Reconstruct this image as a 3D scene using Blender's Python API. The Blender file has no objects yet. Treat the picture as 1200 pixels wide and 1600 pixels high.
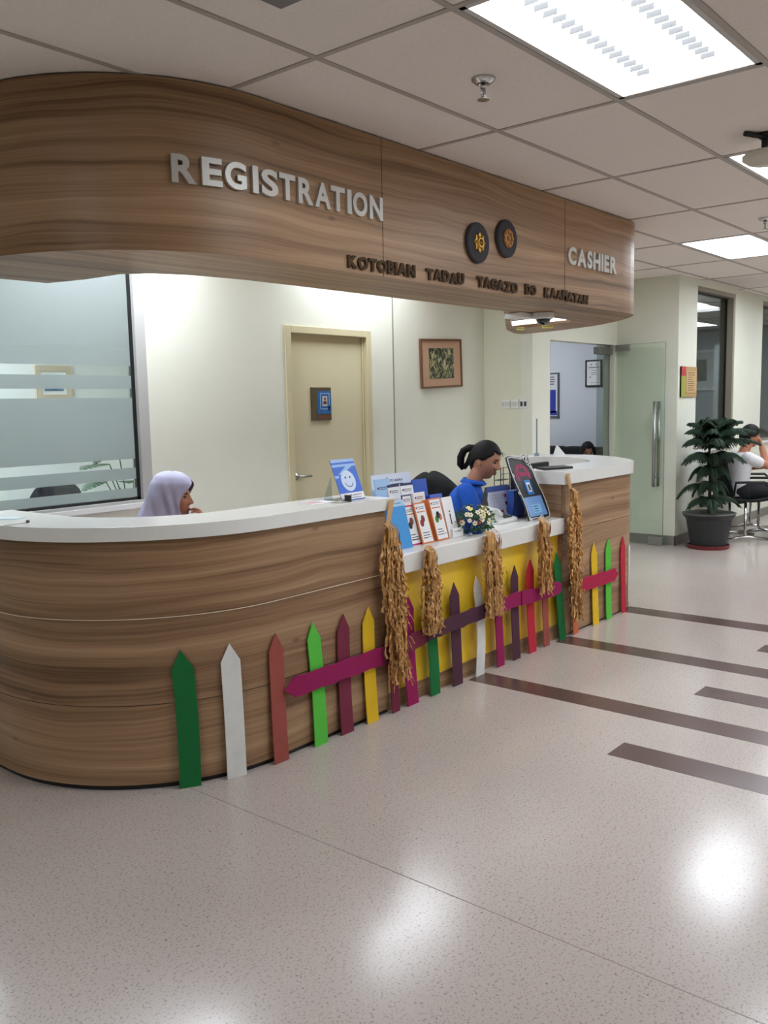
import bpy, bmesh, math, random
from mathutils import Vector, Matrix, noise as mnoise
from mathutils.geometry import tessellate_polygon
PI = math.pi
sc = bpy.context.scene
COL = sc.collection
random.seed(7)

# ---------------------------------------------------------------- camera
cd = bpy.data.cameras.new('camera'); cam = bpy.data.objects.new('camera', cd); COL.objects.link(cam)
F_PX = 1394.0
cd.sensor_fit = 'HORIZONTAL'; cd.sensor_width = 36.0; cd.lens = 36.0 * F_PX / 1200.0
v1 = Vector((1175, -193, F_PX)).normalized()
v2 = Vector((-1676, -134, F_PX)); v2 = (v2 - v1 * v1.dot(v2)).normalized()
v3 = v1.cross(v2)
if v3.y > 0: v3 = -v3
right = Vector((v1.x, v2.x, v3.x)); down = Vector((v1.y, v2.y, v3.y)); fwd = Vector((v1.z, v2.z, v3.z))
up = -down; back = -fwd
cam.matrix_world = Matrix(((right.x, up.x, back.x, 0), (right.y, up.y, back.y, 0), (right.z, up.z, back.z, 1.53), (0, 0, 0, 1)))
cd.clip_start = 0.05; cd.clip_end = 100
sc.camera = cam

# ---------------------------------------------------------------- world, exposure, lamp strength
w = bpy.data.worlds.new('world'); sc.world = w; w.use_nodes = True
w.node_tree.nodes['Background'].inputs[0].default_value = (0.9, 0.95, 1.0, 1)
w.node_tree.nodes['Background'].inputs[1].default_value = 0.02
sc.view_settings.view_transform = 'Standard'; sc.view_settings.look = 'None'
sc.view_settings.gamma = 1.0; sc.view_settings.use_curve_mapping = False
sc.view_settings.exposure = 0.97
LOBBY = 9.0       # strength of the lobby's ceiling lights
DESK = 14.0; DESK_R = 6.5        # lights over the desk behind the counter
REAR = 27.0; OFFICE = 9.5      # lights in the rooms beyond the glass
sc.cycles.use_denoising = True
sc.cycles.max_bounces = 8; sc.cycles.diffuse_bounces = 5; sc.cycles.transparent_max_bounces = 16
sc.cycles.sample_clamp_indirect = 6.0; sc.cycles.caustics_reflective = False; sc.cycles.caustics_refractive = False
CEIL = 2.765

# ---------------------------------------------------------------- materials
def lin(c):
    r = []
    for x in c:
        x /= 255.0
        r.append(x / 12.92 if x <= 0.04045 else ((x + 0.055) / 1.055) ** 2.4)
    return (r[0], r[1], r[2], 1)
MATS = {}
def mat(name, rgb, rough=0.6, metal=0.0, spec=0.5, var=0.0, vscale=8.0, bump=0.0, bscale=60.0, coat=0.0, stretch=(1, 1, 1), emit=0.0, trans=None):
    if name in MATS: return MATS[name]
    m = bpy.data.materials.new(name); m.use_nodes = True; nt = m.node_tree; b = nt.nodes['Principled BSDF']
    b.inputs['Roughness'].default_value = rough; b.inputs['Metallic'].default_value = metal
    b.inputs['Specular IOR Level'].default_value = spec; b.inputs['Coat Weight'].default_value = coat
    c = lin(rgb); b.inputs['Base Color'].default_value = c
    tc = mp = None
    if var or bump:
        tc = nt.nodes.new('ShaderNodeTexCoord'); mp = nt.nodes.new('ShaderNodeMapping'); mp.inputs['Scale'].default_value = stretch
        nt.links.new(tc.outputs['Object'], mp.inputs['Vector'])
    if var:
        n = nt.nodes.new('ShaderNodeTexNoise'); n.inputs['Scale'].default_value = vscale; n.inputs['Detail'].default_value = 4
        nt.links.new(mp.outputs[0], n.inputs['Vector'])
        r = nt.nodes.new('ShaderNodeValToRGB')
        r.color_ramp.elements[0].position = 0.3; r.color_ramp.elements[1].position = 0.7
        r.color_ramp.elements[0].color = tuple(x * (1 - var) for x in c[:3]) + (1,)
        r.color_ramp.elements[1].color = tuple(min(1, x * (1 + var)) for x in c[:3]) + (1,)
        nt.links.new(n.outputs['Fac'], r.inputs[0]); nt.links.new(r.outputs[0], b.inputs['Base Color'])
    if bump:
        n2 = nt.nodes.new('ShaderNodeTexNoise'); n2.inputs['Scale'].default_value = bscale; n2.inputs['Detail'].default_value = 3
        nt.links.new(mp.outputs[0], n2.inputs['Vector'])
        bp = nt.nodes.new('ShaderNodeBump'); bp.inputs['Strength'].default_value = bump; bp.inputs['Distance'].default_value = 0.004
        nt.links.new(n2.outputs['Fac'], bp.inputs['Height']); nt.links.new(bp.outputs[0], b.inputs['Normal'])
    if emit:
        b.inputs['Emission Color'].default_value = c; b.inputs['Emission Strength'].default_value = emit
    MATS[name] = m
    return m
def emission(name, rgb, s):
    if name in MATS: return MATS[name]
    m = bpy.data.materials.new(name); m.use_nodes = True; nt = m.node_tree; nt.nodes.clear()
    e = nt.nodes.new('ShaderNodeEmission'); e.inputs[0].default_value = lin(rgb); e.inputs[1].default_value = s
    o = nt.nodes.new('ShaderNodeOutputMaterial'); nt.links.new(e.outputs[0], o.inputs[0]); MATS[name] = m
    return m
def glass(name, tint, refl=1.0, frost=0.0, frost_rgb=(200, 205, 205)):
    m = bpy.data.materials.new(name); m.use_nodes = True; nt = m.node_tree; nt.nodes.clear()
    N = nt.nodes.new; L = nt.links.new
    t = N('ShaderNodeBsdfTransparent'); t.inputs[0].default_value = lin(tint)
    base = t.outputs[0]
    if frost:
        d = N('ShaderNodeBsdfTranslucent'); d.inputs[0].default_value = lin(frost_rgb)
        df = N('ShaderNodeBsdfDiffuse'); df.inputs[0].default_value = lin(frost_rgb)
        mx0 = N('ShaderNodeMixShader'); mx0.inputs[0].default_value = 0.4; L(d.outputs[0], mx0.inputs[1]); L(df.outputs[0], mx0.inputs[2])
        mx = N('ShaderNodeMixShader'); mx.inputs[0].default_value = frost; L(t.outputs[0], mx.inputs[1]); L(mx0.outputs[0], mx.inputs[2])
        base = mx.outputs[0]
    lw = N('ShaderNodeLayerWeight'); lw.inputs[0].default_value = 0.5
    p = N('ShaderNodeMath'); p.operation = 'POWER'; L(lw.outputs['Facing'], p.inputs[0]); p.inputs[1].default_value = 5
    q = N('ShaderNodeMath'); q.operation = 'MULTIPLY_ADD'; L(p.outputs[0], q.inputs[0]); q.inputs[1].default_value = 0.9 * refl; q.inputs[2].default_value = 0.05 * refl
    g = N('ShaderNodeBsdfGlossy'); g.inputs['Roughness'].default_value = 0.02 if not frost else 0.12
    ms = N('ShaderNodeMixShader'); L(q.outputs[0], ms.inputs[0]); L(base, ms.inputs[1]); L(g.outputs[0], ms.inputs[2])
    o = N('ShaderNodeOutputMaterial'); L(ms.outputs[0], o.inputs[0]); MATS[name] = m
    return m

def wood_mat():
    m = bpy.data.materials.new('walnut_laminate'); m.use_nodes = True; nt = m.node_tree; b = nt.nodes['Principled BSDF']
    N = nt.nodes.new; L = nt.links.new
    uv = N('ShaderNodeUVMap'); uv.uv_map = 'UVMap'
    # slow warp of the grain
    mp0 = N('ShaderNodeMapping'); mp0.inputs['Scale'].default_value = (0.7, 1.6, 1); L(uv.outputs[0], mp0.inputs[0])
    n0 = N('ShaderNodeTexNoise'); n0.inputs['Scale'].default_value = 1.3; n0.inputs['Detail'].default_value = 2; L(mp0.outputs[0], n0.inputs['Vector'])
    s0 = N('ShaderNodeMath'); s0.operation = 'MULTIPLY_ADD'; L(n0.outputs['Fac'], s0.inputs[0]); s0.inputs[1].default_value = 0.13; s0.inputs[2].default_value = -0.065
    cx = N('ShaderNodeCombineXYZ'); L(s0.outputs[0], cx.inputs[1])
    ad = N('ShaderNodeVectorMath'); ad.operation = 'ADD'; L(uv.outputs[0], ad.inputs[0]); L(cx.outputs[0], ad.inputs[1])
    def band(su, sv, scale, det, off):
        mp = N('ShaderNodeMapping'); mp.inputs['Scale'].default_value = (su, sv, 1); mp.inputs['Location'].default_value = (off, off * 1.7, 0); L(ad.outputs[0], mp.inputs[0])
        n = N('ShaderNodeTexNoise'); n.inputs['Scale'].default_value = scale; n.inputs['Detail'].default_value = det; n.inputs['Roughness'].default_value = 0.55
        L(mp.outputs[0], n.inputs['Vector']); return n.outputs['Fac']
    a = band(0.30, 15, 1.0, 3, 0.0); f = band(1.1, 95, 1.0, 3, 3.1); c = band(0.16, 3.6, 1.0, 1, 7.7)
    def madd(x, k, y):
        q = N('ShaderNodeMath'); q.operation = 'MULTIPLY_ADD'; L(x, q.inputs[0]); q.inputs[1].default_value = k
        if isinstance(y, float): q.inputs[2].default_value = y
        else: L(y, q.inputs[2])
        return q.outputs[0]
    h = madd(a, 1.0, madd(f, 0.45, madd(c, 0.50, -0.47)))
    r = N('ShaderNodeValToRGB'); L(h, r.inputs[0]); e = r.color_ramp.elements
    e[0].position = 0.26; e[0].color = lin((100, 75, 52)); e[1].position = 0.80; e[1].color = lin((188, 156, 122))
    for p, col in ((0.40, (138, 106, 77)), (0.50, (154, 121, 90)), (0.62, (168, 135, 103))):
        x = r.color_ramp.elements.new(p); x.color = lin(col)
    # small knots
    mpk = N('ShaderNodeMapping'); mpk.inputs['Scale'].default_value = (1.4, 3.6, 1); L(ad.outputs[0], mpk.inputs[0])
    vo = N('ShaderNodeTexVoronoi'); vo.inputs['Scale'].default_value = 1.5; L(mpk.outputs[0], vo.inputs['Vector'])
    rk = N('ShaderNodeMapRange'); L(vo.outputs['Distance'], rk.inputs[0]); rk.inputs[1].default_value = 0.02; rk.inputs[2].default_value = 0.075; rk.inputs[3].default_value = 0.55; rk.inputs[4].default_value = 0.0
    mx = N('ShaderNodeMixRGB'); L(rk.outputs[0], mx.inputs[0]); L(r.outputs[0], mx.inputs[1]); mx.inputs[2].default_value = lin((74, 50, 34))
    L(mx.outputs[0], b.inputs['Base Color'])
    b.inputs['Roughness'].default_value = 0.42; b.inputs['Specular IOR Level'].default_value = 0.35
    MATS['wood'] = m
    return m
WOOD = wood_mat()

def floor_mat():
    m = bpy.data.materials.new('speckled_vinyl'); m.use_nodes = True; nt = m.node_tree; b = nt.nodes['Principled BSDF']
    N = nt.nodes.new; L = nt.links.new
    tc = N('ShaderNodeTexCoord')
    n1 = N('ShaderNodeTexNoise'); n1.inputs['Scale'].default_value = 0.9; n1.inputs['Detail'].default_value = 3; L(tc.outputs['Object'], n1.inputs['Vector'])
    r1 = N('ShaderNodeValToRGB'); L(n1.outputs['Fac'], r1.inputs[0]); r1.color_ramp.elements[0].position = .3; r1.color_ramp.elements[1].position = .7
    r1.color_ramp.elements[0].color = lin((187, 175, 167)); r1.color_ramp.elements[1].color = lin((195, 183, 175))
    def speck(scale, lo, hi, rgb, prev, k):
        v = N('ShaderNodeTexNoise'); v.inputs['Scale'].default_value = scale * 1.25; v.inputs['Detail'].default_value = 1.5; L(tc.outputs['Object'], v.inputs['Vector'])
        mr = N('ShaderNodeMapRange'); L(v.outputs['Fac'], mr.inputs[0]); mr.inputs[1].default_value = lo; mr.inputs[2].default_value = hi; mr.inputs[3].default_value = 0; mr.inputs[4].default_value = k
        mx = N('ShaderNodeMixRGB'); L(mr.outputs[0], mx.inputs[0]); L(prev, mx.inputs[1]); mx.inputs[2].default_value = lin(rgb); return mx.outputs[0]
    c = speck(95, .58, .66, (138, 124, 116), r1.outputs[0], 0.65)
    c = speck(130, .60, .70, (204, 196, 189), c, 0.55)
    c = speck(60, .69, .74, (104, 92, 86), c, 0.7)
    c = speck(260, .52, .7, (152, 141, 133), c, 0.5)
    L(c, b.inputs['Base Color'])
    n3 = N('ShaderNodeTexNoise'); n3.inputs['Scale'].default_value = 5; L(tc.outputs['Object'], n3.inputs['Vector'])
    mr = N('ShaderNodeMapRange'); L(n3.outputs['Fac'], mr.inputs[0]); mr.inputs[3].default_value = .15; mr.inputs[4].default_value = .21; L(mr.outputs[0], b.inputs['Roughness'])
    b.inputs['Specular IOR Level'].default_value = 0.5
    n4 = N('ShaderNodeTexNoise'); n4.inputs['Scale'].default_value = 2.2; n4.inputs['Detail'].default_value = 2; L(tc.outputs['Object'], n4.inputs['Vector'])
    bp = N('ShaderNodeBump'); bp.inputs['Strength'].default_value = .12; bp.inputs['Distance'].default_value = .01; L(n4.outputs['Fac'], bp.inputs['Height']); L(bp.outputs[0], b.inputs['Normal'])
    return m
FLOOR = floor_mat()
STRIPE = mat('brown_vinyl', (92, 70, 66), .24, var=.10, vscale=120)
WALLM = mat('cream_paint', (225, 226, 211), .75, var=.02, vscale=3, bump=.05, bscale=140)
OFFW = mat('grey_white_paint', (208, 212, 218), .75)
CEILM = mat('mineral_tile', (236, 229, 223), .95, spec=.1, var=.035, vscale=90, bump=.25, bscale=180)
GRIDM = mat('grid_metal', (176, 168, 162), .5)
SKIRT = mat('grey_skirting', (128, 124, 116), .4)
def quartz_mat():
    m = mat('white_quartz', (232, 231, 226), .22, coat=.1, var=.03, vscale=200)
    return m
QUARTZ = quartz_mat()
WHITE = mat('white_plastic', (232, 232, 230), .4); WPAPER = mat('white_paper', (236, 236, 236), .55)
BLACK = mat('black_plastic', (22, 22, 24), .4); BLACKF = mat('black_fabric', (18, 18, 21), .9, var=.3, vscale=30)
CHROME = mat('chrome', (205, 205, 205), .18, metal=1); STEEL = mat('brushed_steel', (170, 170, 168), .35, metal=1)
GREYM = mat('grey_plastic', (125, 125, 126), .5); DGREY = mat('dark_grey', (58, 58, 60), .5)
CREAMD = mat('cream_door', (210, 201, 166), .5, var=.015, vscale=2)
FRAMEC = mat('cream_door_frame', (206, 196, 160), .45)
GLASS = glass('clear_glass', (236, 242, 240)); GREEN_GLASS = glass('greenish_glass', (249, 253, 250), .8)
FROST = glass('frosted_film', (225, 232, 232), .8, .74, (186, 191, 189))
SKIN = mat('skin', (180, 124, 98), .55, spec=.3, var=.05, vscale=25); SKIN2 = mat('skin_tan', (186, 134, 110), .55, spec=.3, var=.05, vscale=25)
LIP = mat('lips', (128, 66, 60), .45); EYEW = mat('eye_white', (150, 142, 136), .3); HAIR = mat('black_hair', (13, 11, 12), .6, spec=.25, bump=.6, bscale=90, stretch=(1, 1, .15))

# ---------------------------------------------------------------- mesh builder
class MB:
    def __init__(s): s.v = []; s.f = []; s.uv = []; s.mi = []; s.m = 0
    def add(s, vs, fs, uvs=None):
        o = len(s.v); s.v += [Vector(p) for p in vs]
        for i, f in enumerate(fs):
            s.f.append([o + k for k in f]); s.mi.append(s.m)
            s.uv.append(uvs[i] if uvs else None)
        return s
    def box(s, lo, hi, M=None):
        x0, y0, z0 = lo; x1, y1, z1 = hi
        vs = [Vector(p) for p in ((x0, y0, z0), (x1, y0, z0), (x1, y1, z0), (x0, y1, z0), (x0, y0, z1), (x1, y0, z1), (x1, y1, z1), (x0, y1, z1))]
        if M is not None: vs = [M @ p for p in vs]
        return s.add(vs, [(0, 3, 2, 1), (4, 5, 6, 7), (0, 1, 5, 4), (1, 2, 6, 5), (2, 3, 7, 6), (3, 0, 4, 7)])
    def prism(s, poly, z0, z1, holes=(), M=None, axis='z'):
        loops = [list(poly)] + [list(h) for h in holes]
        flat = [p for l in loops for p in l]; n = len(flat)
        tris = tessellate_polygon([[Vector((p[0], p[1], 0)) for p in l] for l in loops])
        vs = [Vector((p[0], p[1], z0)) for p in flat] + [Vector((p[0], p[1], z1)) for p in flat]
        fs = []
        for t in tris:
            a, b, c = t
            cr = (flat[b][0] - flat[a][0]) * (flat[c][1] - flat[a][1]) - (flat[b][1] - flat[a][1]) * (flat[c][0] - flat[a][0])
            if cr < 0: a, b, c = c, b, a
            fs.append((c, b, a)); fs.append((a + n, b + n, c + n))
        o = 0
        for li, l in enumerate(loops):
            k = len(l)
            ar = sum(l[i][0] * l[(i + 1) % k][1] - l[(i + 1) % k][0] * l[i][1] for i in range(k))
            flip = (ar < 0) != (li > 0)
            for i in range(k):
                a, b = o + i, o + (i + 1) % k
                fs.append((b, a, a + n, b + n) if flip else (a, b, b + n, a + n))
            o += k
        if axis == 'y': vs = [Vector((p.x, p.z, p.y)) for p in vs]; fs = [tuple(reversed(f)) for f in fs]
        if axis == 'x': vs = [Vector((p.z, p.x, p.y)) for p in vs]
        if M is not None: vs = [M @ p for p in vs]
        return s.add(vs, fs)
    def tube(s, pts, r, n=10, caps=True, flat=1.0):
        pts = [Vector(p) for p in pts]; rs = r if isinstance(r, (list, tuple)) else [r] * len(pts)
        vs = []; fs = []; prev = None
        for i, p in enumerate(pts):
            t = (pts[min(i + 1, len(pts) - 1)] - pts[max(i - 1, 0)])
            t = t.normalized() if t.length > 1e-9 else Vector((0, 0, 1))
            if prev is None: a = t.orthogonal().normalized()
            else:
                a = prev - t * prev.dot(t); a = a.normalized() if a.length > 1e-6 else t.orthogonal().normalized()
            prev = a; b = t.cross(a)
            for k in range(n):
                an = 2 * PI * k / n; vs.append(p + (a * math.cos(an) + b * math.sin(an) * flat) * rs[i])
        for i in range(len(pts) - 1):
            for k in range(n):
                fs.append((i * n + k, i * n + (k + 1) % n, (i + 1) * n + (k + 1) % n, (i + 1) * n + k))
        if caps: fs.append(tuple(reversed(range(n)))); fs.append(tuple(range((len(pts) - 1) * n, len(pts) * n)))
        return s.add(vs, fs)
    def lathe(s, prof, c=(0, 0, 0), n=24, M=None):
        c = Vector(c); vs = []; fs = []; m = len(prof)
        for r, z in prof:
            for k in range(n):
                a = 2 * PI * k / n; p = Vector((r * math.cos(a), r * math.sin(a), z)); vs.append((M @ p if M is not None else p) + c)
        for i in range(m - 1):
            for k in range(n): fs.append((i * n + k, i * n + (k + 1) % n, (i + 1) * n + (k + 1) % n, (i + 1) * n + k))
        if prof[0][0] > 1e-5: fs.append(tuple(reversed(range(n))))
        if prof[-1][0] > 1e-5: fs.append(tuple(range((m - 1) * n, m * n)))
        return s.add(vs, fs)
    def ball(s, c, r, n=16, m=10, M=None):
        rx, ry, rz = r if isinstance(r, (tuple, list)) else (r, r, r); vs = []; fs = []; c = Vector(c)
        for i in range(m + 1):
            th = PI * i / m
            for k in range(n):
                a = 2 * PI * k / n; p = Vector((rx * math.sin(th) * math.cos(a), ry * math.sin(th) * math.sin(a), rz * math.cos(th))); vs.append((M @ p if M is not None else p) + c)
        for i in range(m):
            for k in range(n): fs.append(((i + 1) * n + k, (i + 1) * n + (k + 1) % n, i * n + (k + 1) % n, i * n + k))
        return s.add(vs, fs)
    def cone(s, a, b, ra, rb, n=14):            # limb: round-ended tapered segment
        a = Vector(a); b = Vector(b); s.ball(a, ra, n, 8); s.ball(b, rb, n, 8); s.tube([a, b], [ra, rb], n); return s
    def grid(s, rows, close=False, uvs=None):
        n = len(rows[0]); vs = [p for r in rows for p in r]; fs = []; us = []
        for i in range(len(rows) - 1):
            for k in range(n if close else n - 1):
                q = (i * n + k, i * n + (k + 1) % n, (i + 1) * n + (k + 1) % n, (i + 1) * n + k); fs.append(q)
                if uvs: us.append([uvs[j // n][j % n] for j in q])
        return s.add(vs, fs, us if uvs else None)
    def quad(s, a, b, c, d): return s.add([a, b, c, d], [(0, 1, 2, 3)])

def wpos(o):
    p = Vector(o.location)
    return p
def link(name, me, parent=None):
    o = bpy.data.objects.new(name, me); COL.objects.link(o)
    if parent is not None: o.parent = parent
    return o
def build(name, mb, material, parent=None, smooth=False, local=False, bevel=0.0, solid=0.0, uvmode=None, weld=False):
    """links the collected shapes as ONE mesh object; world coordinates unless local"""
    off = Vector((0, 0, 0)); p = parent
    while p is not None and not local: off += Vector(p.location); p = p.parent
    me = bpy.data.meshes.new(name)
    me.from_pydata([v - off for v in mb.v], [], mb.f)
    if uvmode or any(u for u in mb.uv):
        ul = me.uv_layers.new(name='UVMap')
        for pi, poly in enumerate(me.polygons):
            u = mb.uv[pi]
            for k, li in enumerate(poly.loop_indices):
                if u: ul.data[li].uv = u[k]
                else:
                    co = me.vertices[me.loops[li].vertex_index].co + off; nx = poly.normal
                    if abs(nx.z) > .7: ul.data[li].uv = (co.x, co.y)
                    elif abs(nx.x) > abs(nx.y): ul.data[li].uv = (co.y, co.z)
                    else: ul.data[li].uv = (co.x, co.z)
    for m in (material if isinstance(material, (list, tuple)) else [material]): me.materials.append(m)
    if isinstance(material, (list, tuple)): me.polygons.foreach_set('material_index', mb.mi)
    bm = bmesh.new(); bm.from_mesh(me)
    if weld: bmesh.ops.remove_doubles(bm, verts=bm.verts, dist=1e-5)
    bmesh.ops.recalc_face_normals(bm, faces=bm.faces) if not uvmode == 'keep' else None
    bm.to_mesh(me); bm.free()
    if smooth:
        me.polygons.foreach_set('use_smooth', [True] * len(me.polygons))
    me.update()
    o = link(name, me, parent)
    if solid: md = o.modifiers.new('solid', 'SOLIDIFY'); md.thickness = solid; md.offset = 0
    if bevel: md = o.modifiers.new('bevel', 'BEVEL'); md.width = bevel; md.segments = 2; md.limit_method = 'ANGLE'
    return o
def tag(o, label, cat, group=None):
    o['label'] = label; o['category'] = cat
    if group: o['group'] = group
    return o
def thing(name, label, cat, loc=(0, 0, 0), rz=0.0, group=None):
    o = bpy.data.objects.new(name, None); COL.objects.link(o); o.location = loc; o.rotation_euler = (0, 0, rz); o.empty_display_size = .05
    return tag(o, label, cat, group)
def structure(o): o['kind'] = 'structure'; return o
def smooth_by_angle(o, deg=40):
    me = o.data; me.polygons.foreach_set('use_smooth', [True] * len(me.polygons))
    try: me.set_sharp_from_angle(angle=math.radians(deg))
    except Exception: pass
    return o
def evaluated(o):
    dg = bpy.context.evaluated_depsgraph_get(); dg.update()
    me = bpy.data.meshes.new_from_object(o.evaluated_get(dg)); o.modifiers.clear(); o.data = me
    return o
def fused(name, mb, material, parent, voxel=.008, smooth=4, local=True):
    """one continuous skin over the collected limbs"""
    o = build(name, mb, material, parent, local=local)
    r = o.modifiers.new('remesh', 'REMESH'); r.mode = 'VOXEL'; r.voxel_size = voxel; r.use_smooth_shade = True
    if smooth: sm = o.modifiers.new('smooth', 'SMOOTH'); sm.factor = .5; sm.iterations = smooth
    evaluated(o); o.data.name = name
    if not o.data.materials: o.data.materials.append(material)
    return o
FONT = None
def text_mesh(txt, size, depth=.0, bold=0.0, width=None, align='LEFT'):
    cu = bpy.data.curves.new('text', 'FONT'); cu.body = txt; cu.size = size; cu.extrude = depth / 2; cu.offset = bold; cu.align_x = align; cu.resolution_u = 6
    o = bpy.data.objects.new('text', cu); COL.objects.link(o); dg = bpy.context.evaluated_depsgraph_get(); dg.update()
    me = bpy.data.meshes.new_from_object(o.evaluated_get(dg)); bpy.data.objects.remove(o); bpy.data.curves.remove(cu)
    return me
def text_to(mb, txt, M, height=None, width=None, depth=.001, bold=0.0):
    """adds lettering to mb: fitted to height and width, local x along the line, y up, z out of the surface"""
    me = text_mesh(txt, 1.0, depth=0.02, bold=bold); vs = [v.co.copy() for v in me.vertices]
    if not vs: return
    x0 = min(v.x for v in vs); x1 = max(v.x for v in vs); y0 = min(v.y for v in vs); y1 = max(v.y for v in vs)
    sy = height / (y1 - y0); sx = width / (x1 - x0) if width else sy
    mb.add([M @ Vector(((v.x - x0) * sx, (v.y - y0) * sy, v.z / .02 * depth)) for v in vs], [tuple(p.vertices) for p in me.polygons])
    bpy.data.meshes.remove(me)
def frame_M(o, x, y):
    """matrix with local x along x, local y along y (normals by cross product), origin o"""
    x = Vector(x).normalized(); z = x.cross(Vector(y)).normalized(); y = z.cross(x)
    return Matrix(((x.x, y.x, z.x, o[0]), (x.y, y.y, z.y, o[1]), (x.z, y.z, z.z, o[2]), (0, 0, 0, 1)))

# ---------------------------------------------------------------- the plan: outer line shared by bulkhead and counter
CX, CY, RAD, FRONT = 2.55, 3.565, 0.80, 2.765
def left_line(off=0.0, x_end=3.31, y_start=3.97, n=28):
    """from the left arm's back end round the curve to x_end; off > 0 moves outwards (towards the visitors)"""
    r = RAD + off; P = [(CX - r, y_start), (CX - r, (y_start + CY) / 2)]
    for i in range(n + 1):
        a = PI + (PI / 2) * i / n; P.append((CX + r * math.cos(a), CY + r * math.sin(a)))
    k = max(2, int((x_end - CX) / .25))
    for i in range(1, k + 1): P.append((CX + (x_end - CX) * i / k, FRONT - off))
    return P
def spline(pts, n=6):
    P = [Vector((p[0], p[1], 0)) for p in pts]; out = []
    for i in range(len(P) - 1):
        p0 = P[max(i - 1, 0)]; p1 = P[i]; p2 = P[i + 1]; p3 = P[min(i + 2, len(P) - 1)]
        for k in range(n):
            t = k / n; t2 = t * t; t3 = t2 * t
            q = .5 * ((2 * p1) + (p2 - p0) * t + (2 * p0 - 5 * p1 + 4 * p2 - p3) * t2 + (3 * p1 - p0 - 3 * p2 + p3) * t3); out.append((q.x, q.y))
    out.append((P[-1].x, P[-1].y)); return out
def at_s(s, off=0.0):
    """point and tangent on the outer line, s measured from the start of the straight front"""
    if s >= 0: return Vector((CX + s, FRONT - off, 0)), Vector((1, 0, 0))
    a = -s / RAD; r = RAD + off
    return Vector((CX - r * math.sin(a), CY - r * math.cos(a), 0)), Vector((math.cos(a), -math.sin(a), 0))
def offset_line(P, d):
    out = []
    for i, p in enumerate(P):
        a = P[max(i - 1, 0)]; b = P[min(i + 1, len(P) - 1)]; tx, ty = b[0] - a[0], b[1] - a[1]; l = math.hypot(tx, ty)
        out.append((p[0] - ty / l * d, p[1] + tx / l * d))
    return out
def arclen(P):
    s = [0]
    for i in range(1, len(P)): s.append(s[-1] + math.hypot(P[i][0] - P[i - 1][0], P[i][1] - P[i - 1][1]))
    return s
def skin_wall(mb, P, z0, z1, u0=0.0, nz=1):
    S = arclen(P); rows = []; uv = []
    for j in range(nz + 1):
        z = z0 + (z1 - z0) * j / nz
        rows.append([Vector((p[0], p[1], z)) for p in P]); uv.append([(u0 + s, z) for s in S])
    mb.grid(rows, uvs=uv); return mb

# ================================================================ THE SETTING
def wall(name, boxes, material=WALLM):
    mb = MB()
    for lo, hi in boxes: mb.box(lo, hi)
    return structure(build(name, mb, material))
W, YD, XP, XS, YS = 4.80, 4.27, 7.25, 9.0, 3.6
structure(build('floor', MB().box((-3, -4.2, -.1), (17.2, 8.2, 0)), FLOOR))
k = 1
for x0, x1, y1 in ((3.965, 4.135, 2.745), (4.945, 5.12, 2.745), (5.95, 6.14, 2.79)):
    structure(build('trim_%d' % k, MB().box((x0, -4.1, -.01), (x1, y1, .0008)), STRIPE)); k += 1
for x0 in (2.47, 3.455, 4.45, 5.46, 6.45):
    if x0 < 3: continue
    structure(build('trim_%d' % k, MB().box((x0, -4.1, -.01), (x0 + .172, 1.665, .0008)), STRIPE)); k += 1
# faint welded seam of the vinyl sheet
structure(build('trim_%d' % k, MB().box((2.130, -4.1, -.01), (2.133, 2.84, .0006)), mat('vinyl_seam', (150, 134, 126), .4))); k += 1

# ceiling: tiles in a T-bar grid, open where lights sit
LX, LY, TX, TY = 2.44, 1.13, 1.19, .595
LIGHTS = []   # (x0, y0, strength key, label)
def light_cell(i, j): return (LX + i * TX, LY + j * TY)
lights_visible = [(0, 0), (2, 0), (4, 2)]
lights_added = [(-3, 1), (1, -5), (4, -4), (6, 2), (6, -1), (5, -2), (6, -5), (8, 2), (4, -8 + 2)]  # unseen panels, added to light the lobby, counter front and right walls
desk_lights = [(2, 5), (0, 5)]
light_set = set(lights_visible + lights_added + desk_lights)
mb = MB(); gb = MB()
i0, i1, j0, j1 = -5, 13, -9, 12
for i in range(i0, i1):
    for j in range(j0, j1):
        x, y = light_cell(i, j)
        if (i, j) in light_set: continue
        mb.box((x + .008, y + .008, CEIL), (x + TX - .008, y + TY - .008, CEIL + .02))
for i in range(i0, i1 + 1):
    x = LX + i * TX; gb.box((x - .012, LY + j0 * TY, CEIL - .004), (x + .012, LY + j1 * TY, CEIL + .018))
for j in range(j0, j1 + 1):
    y = LY + j * TY; gb.box((LX + i0 * TX, y - .012, CEIL - .0045), (LX + i1 * TX, y + .012, CEIL + .0175))
c = structure(build('ceiling', mb, CEILM))
build('ceiling_grid', gb, GRIDM, c)
structure(build('trim_%d' % k, MB().box((-3.4, -4.4, 3.0), (17.6, 8.4, 3.05)), CEILM)); k += 1      # slab above the tiles

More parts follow.
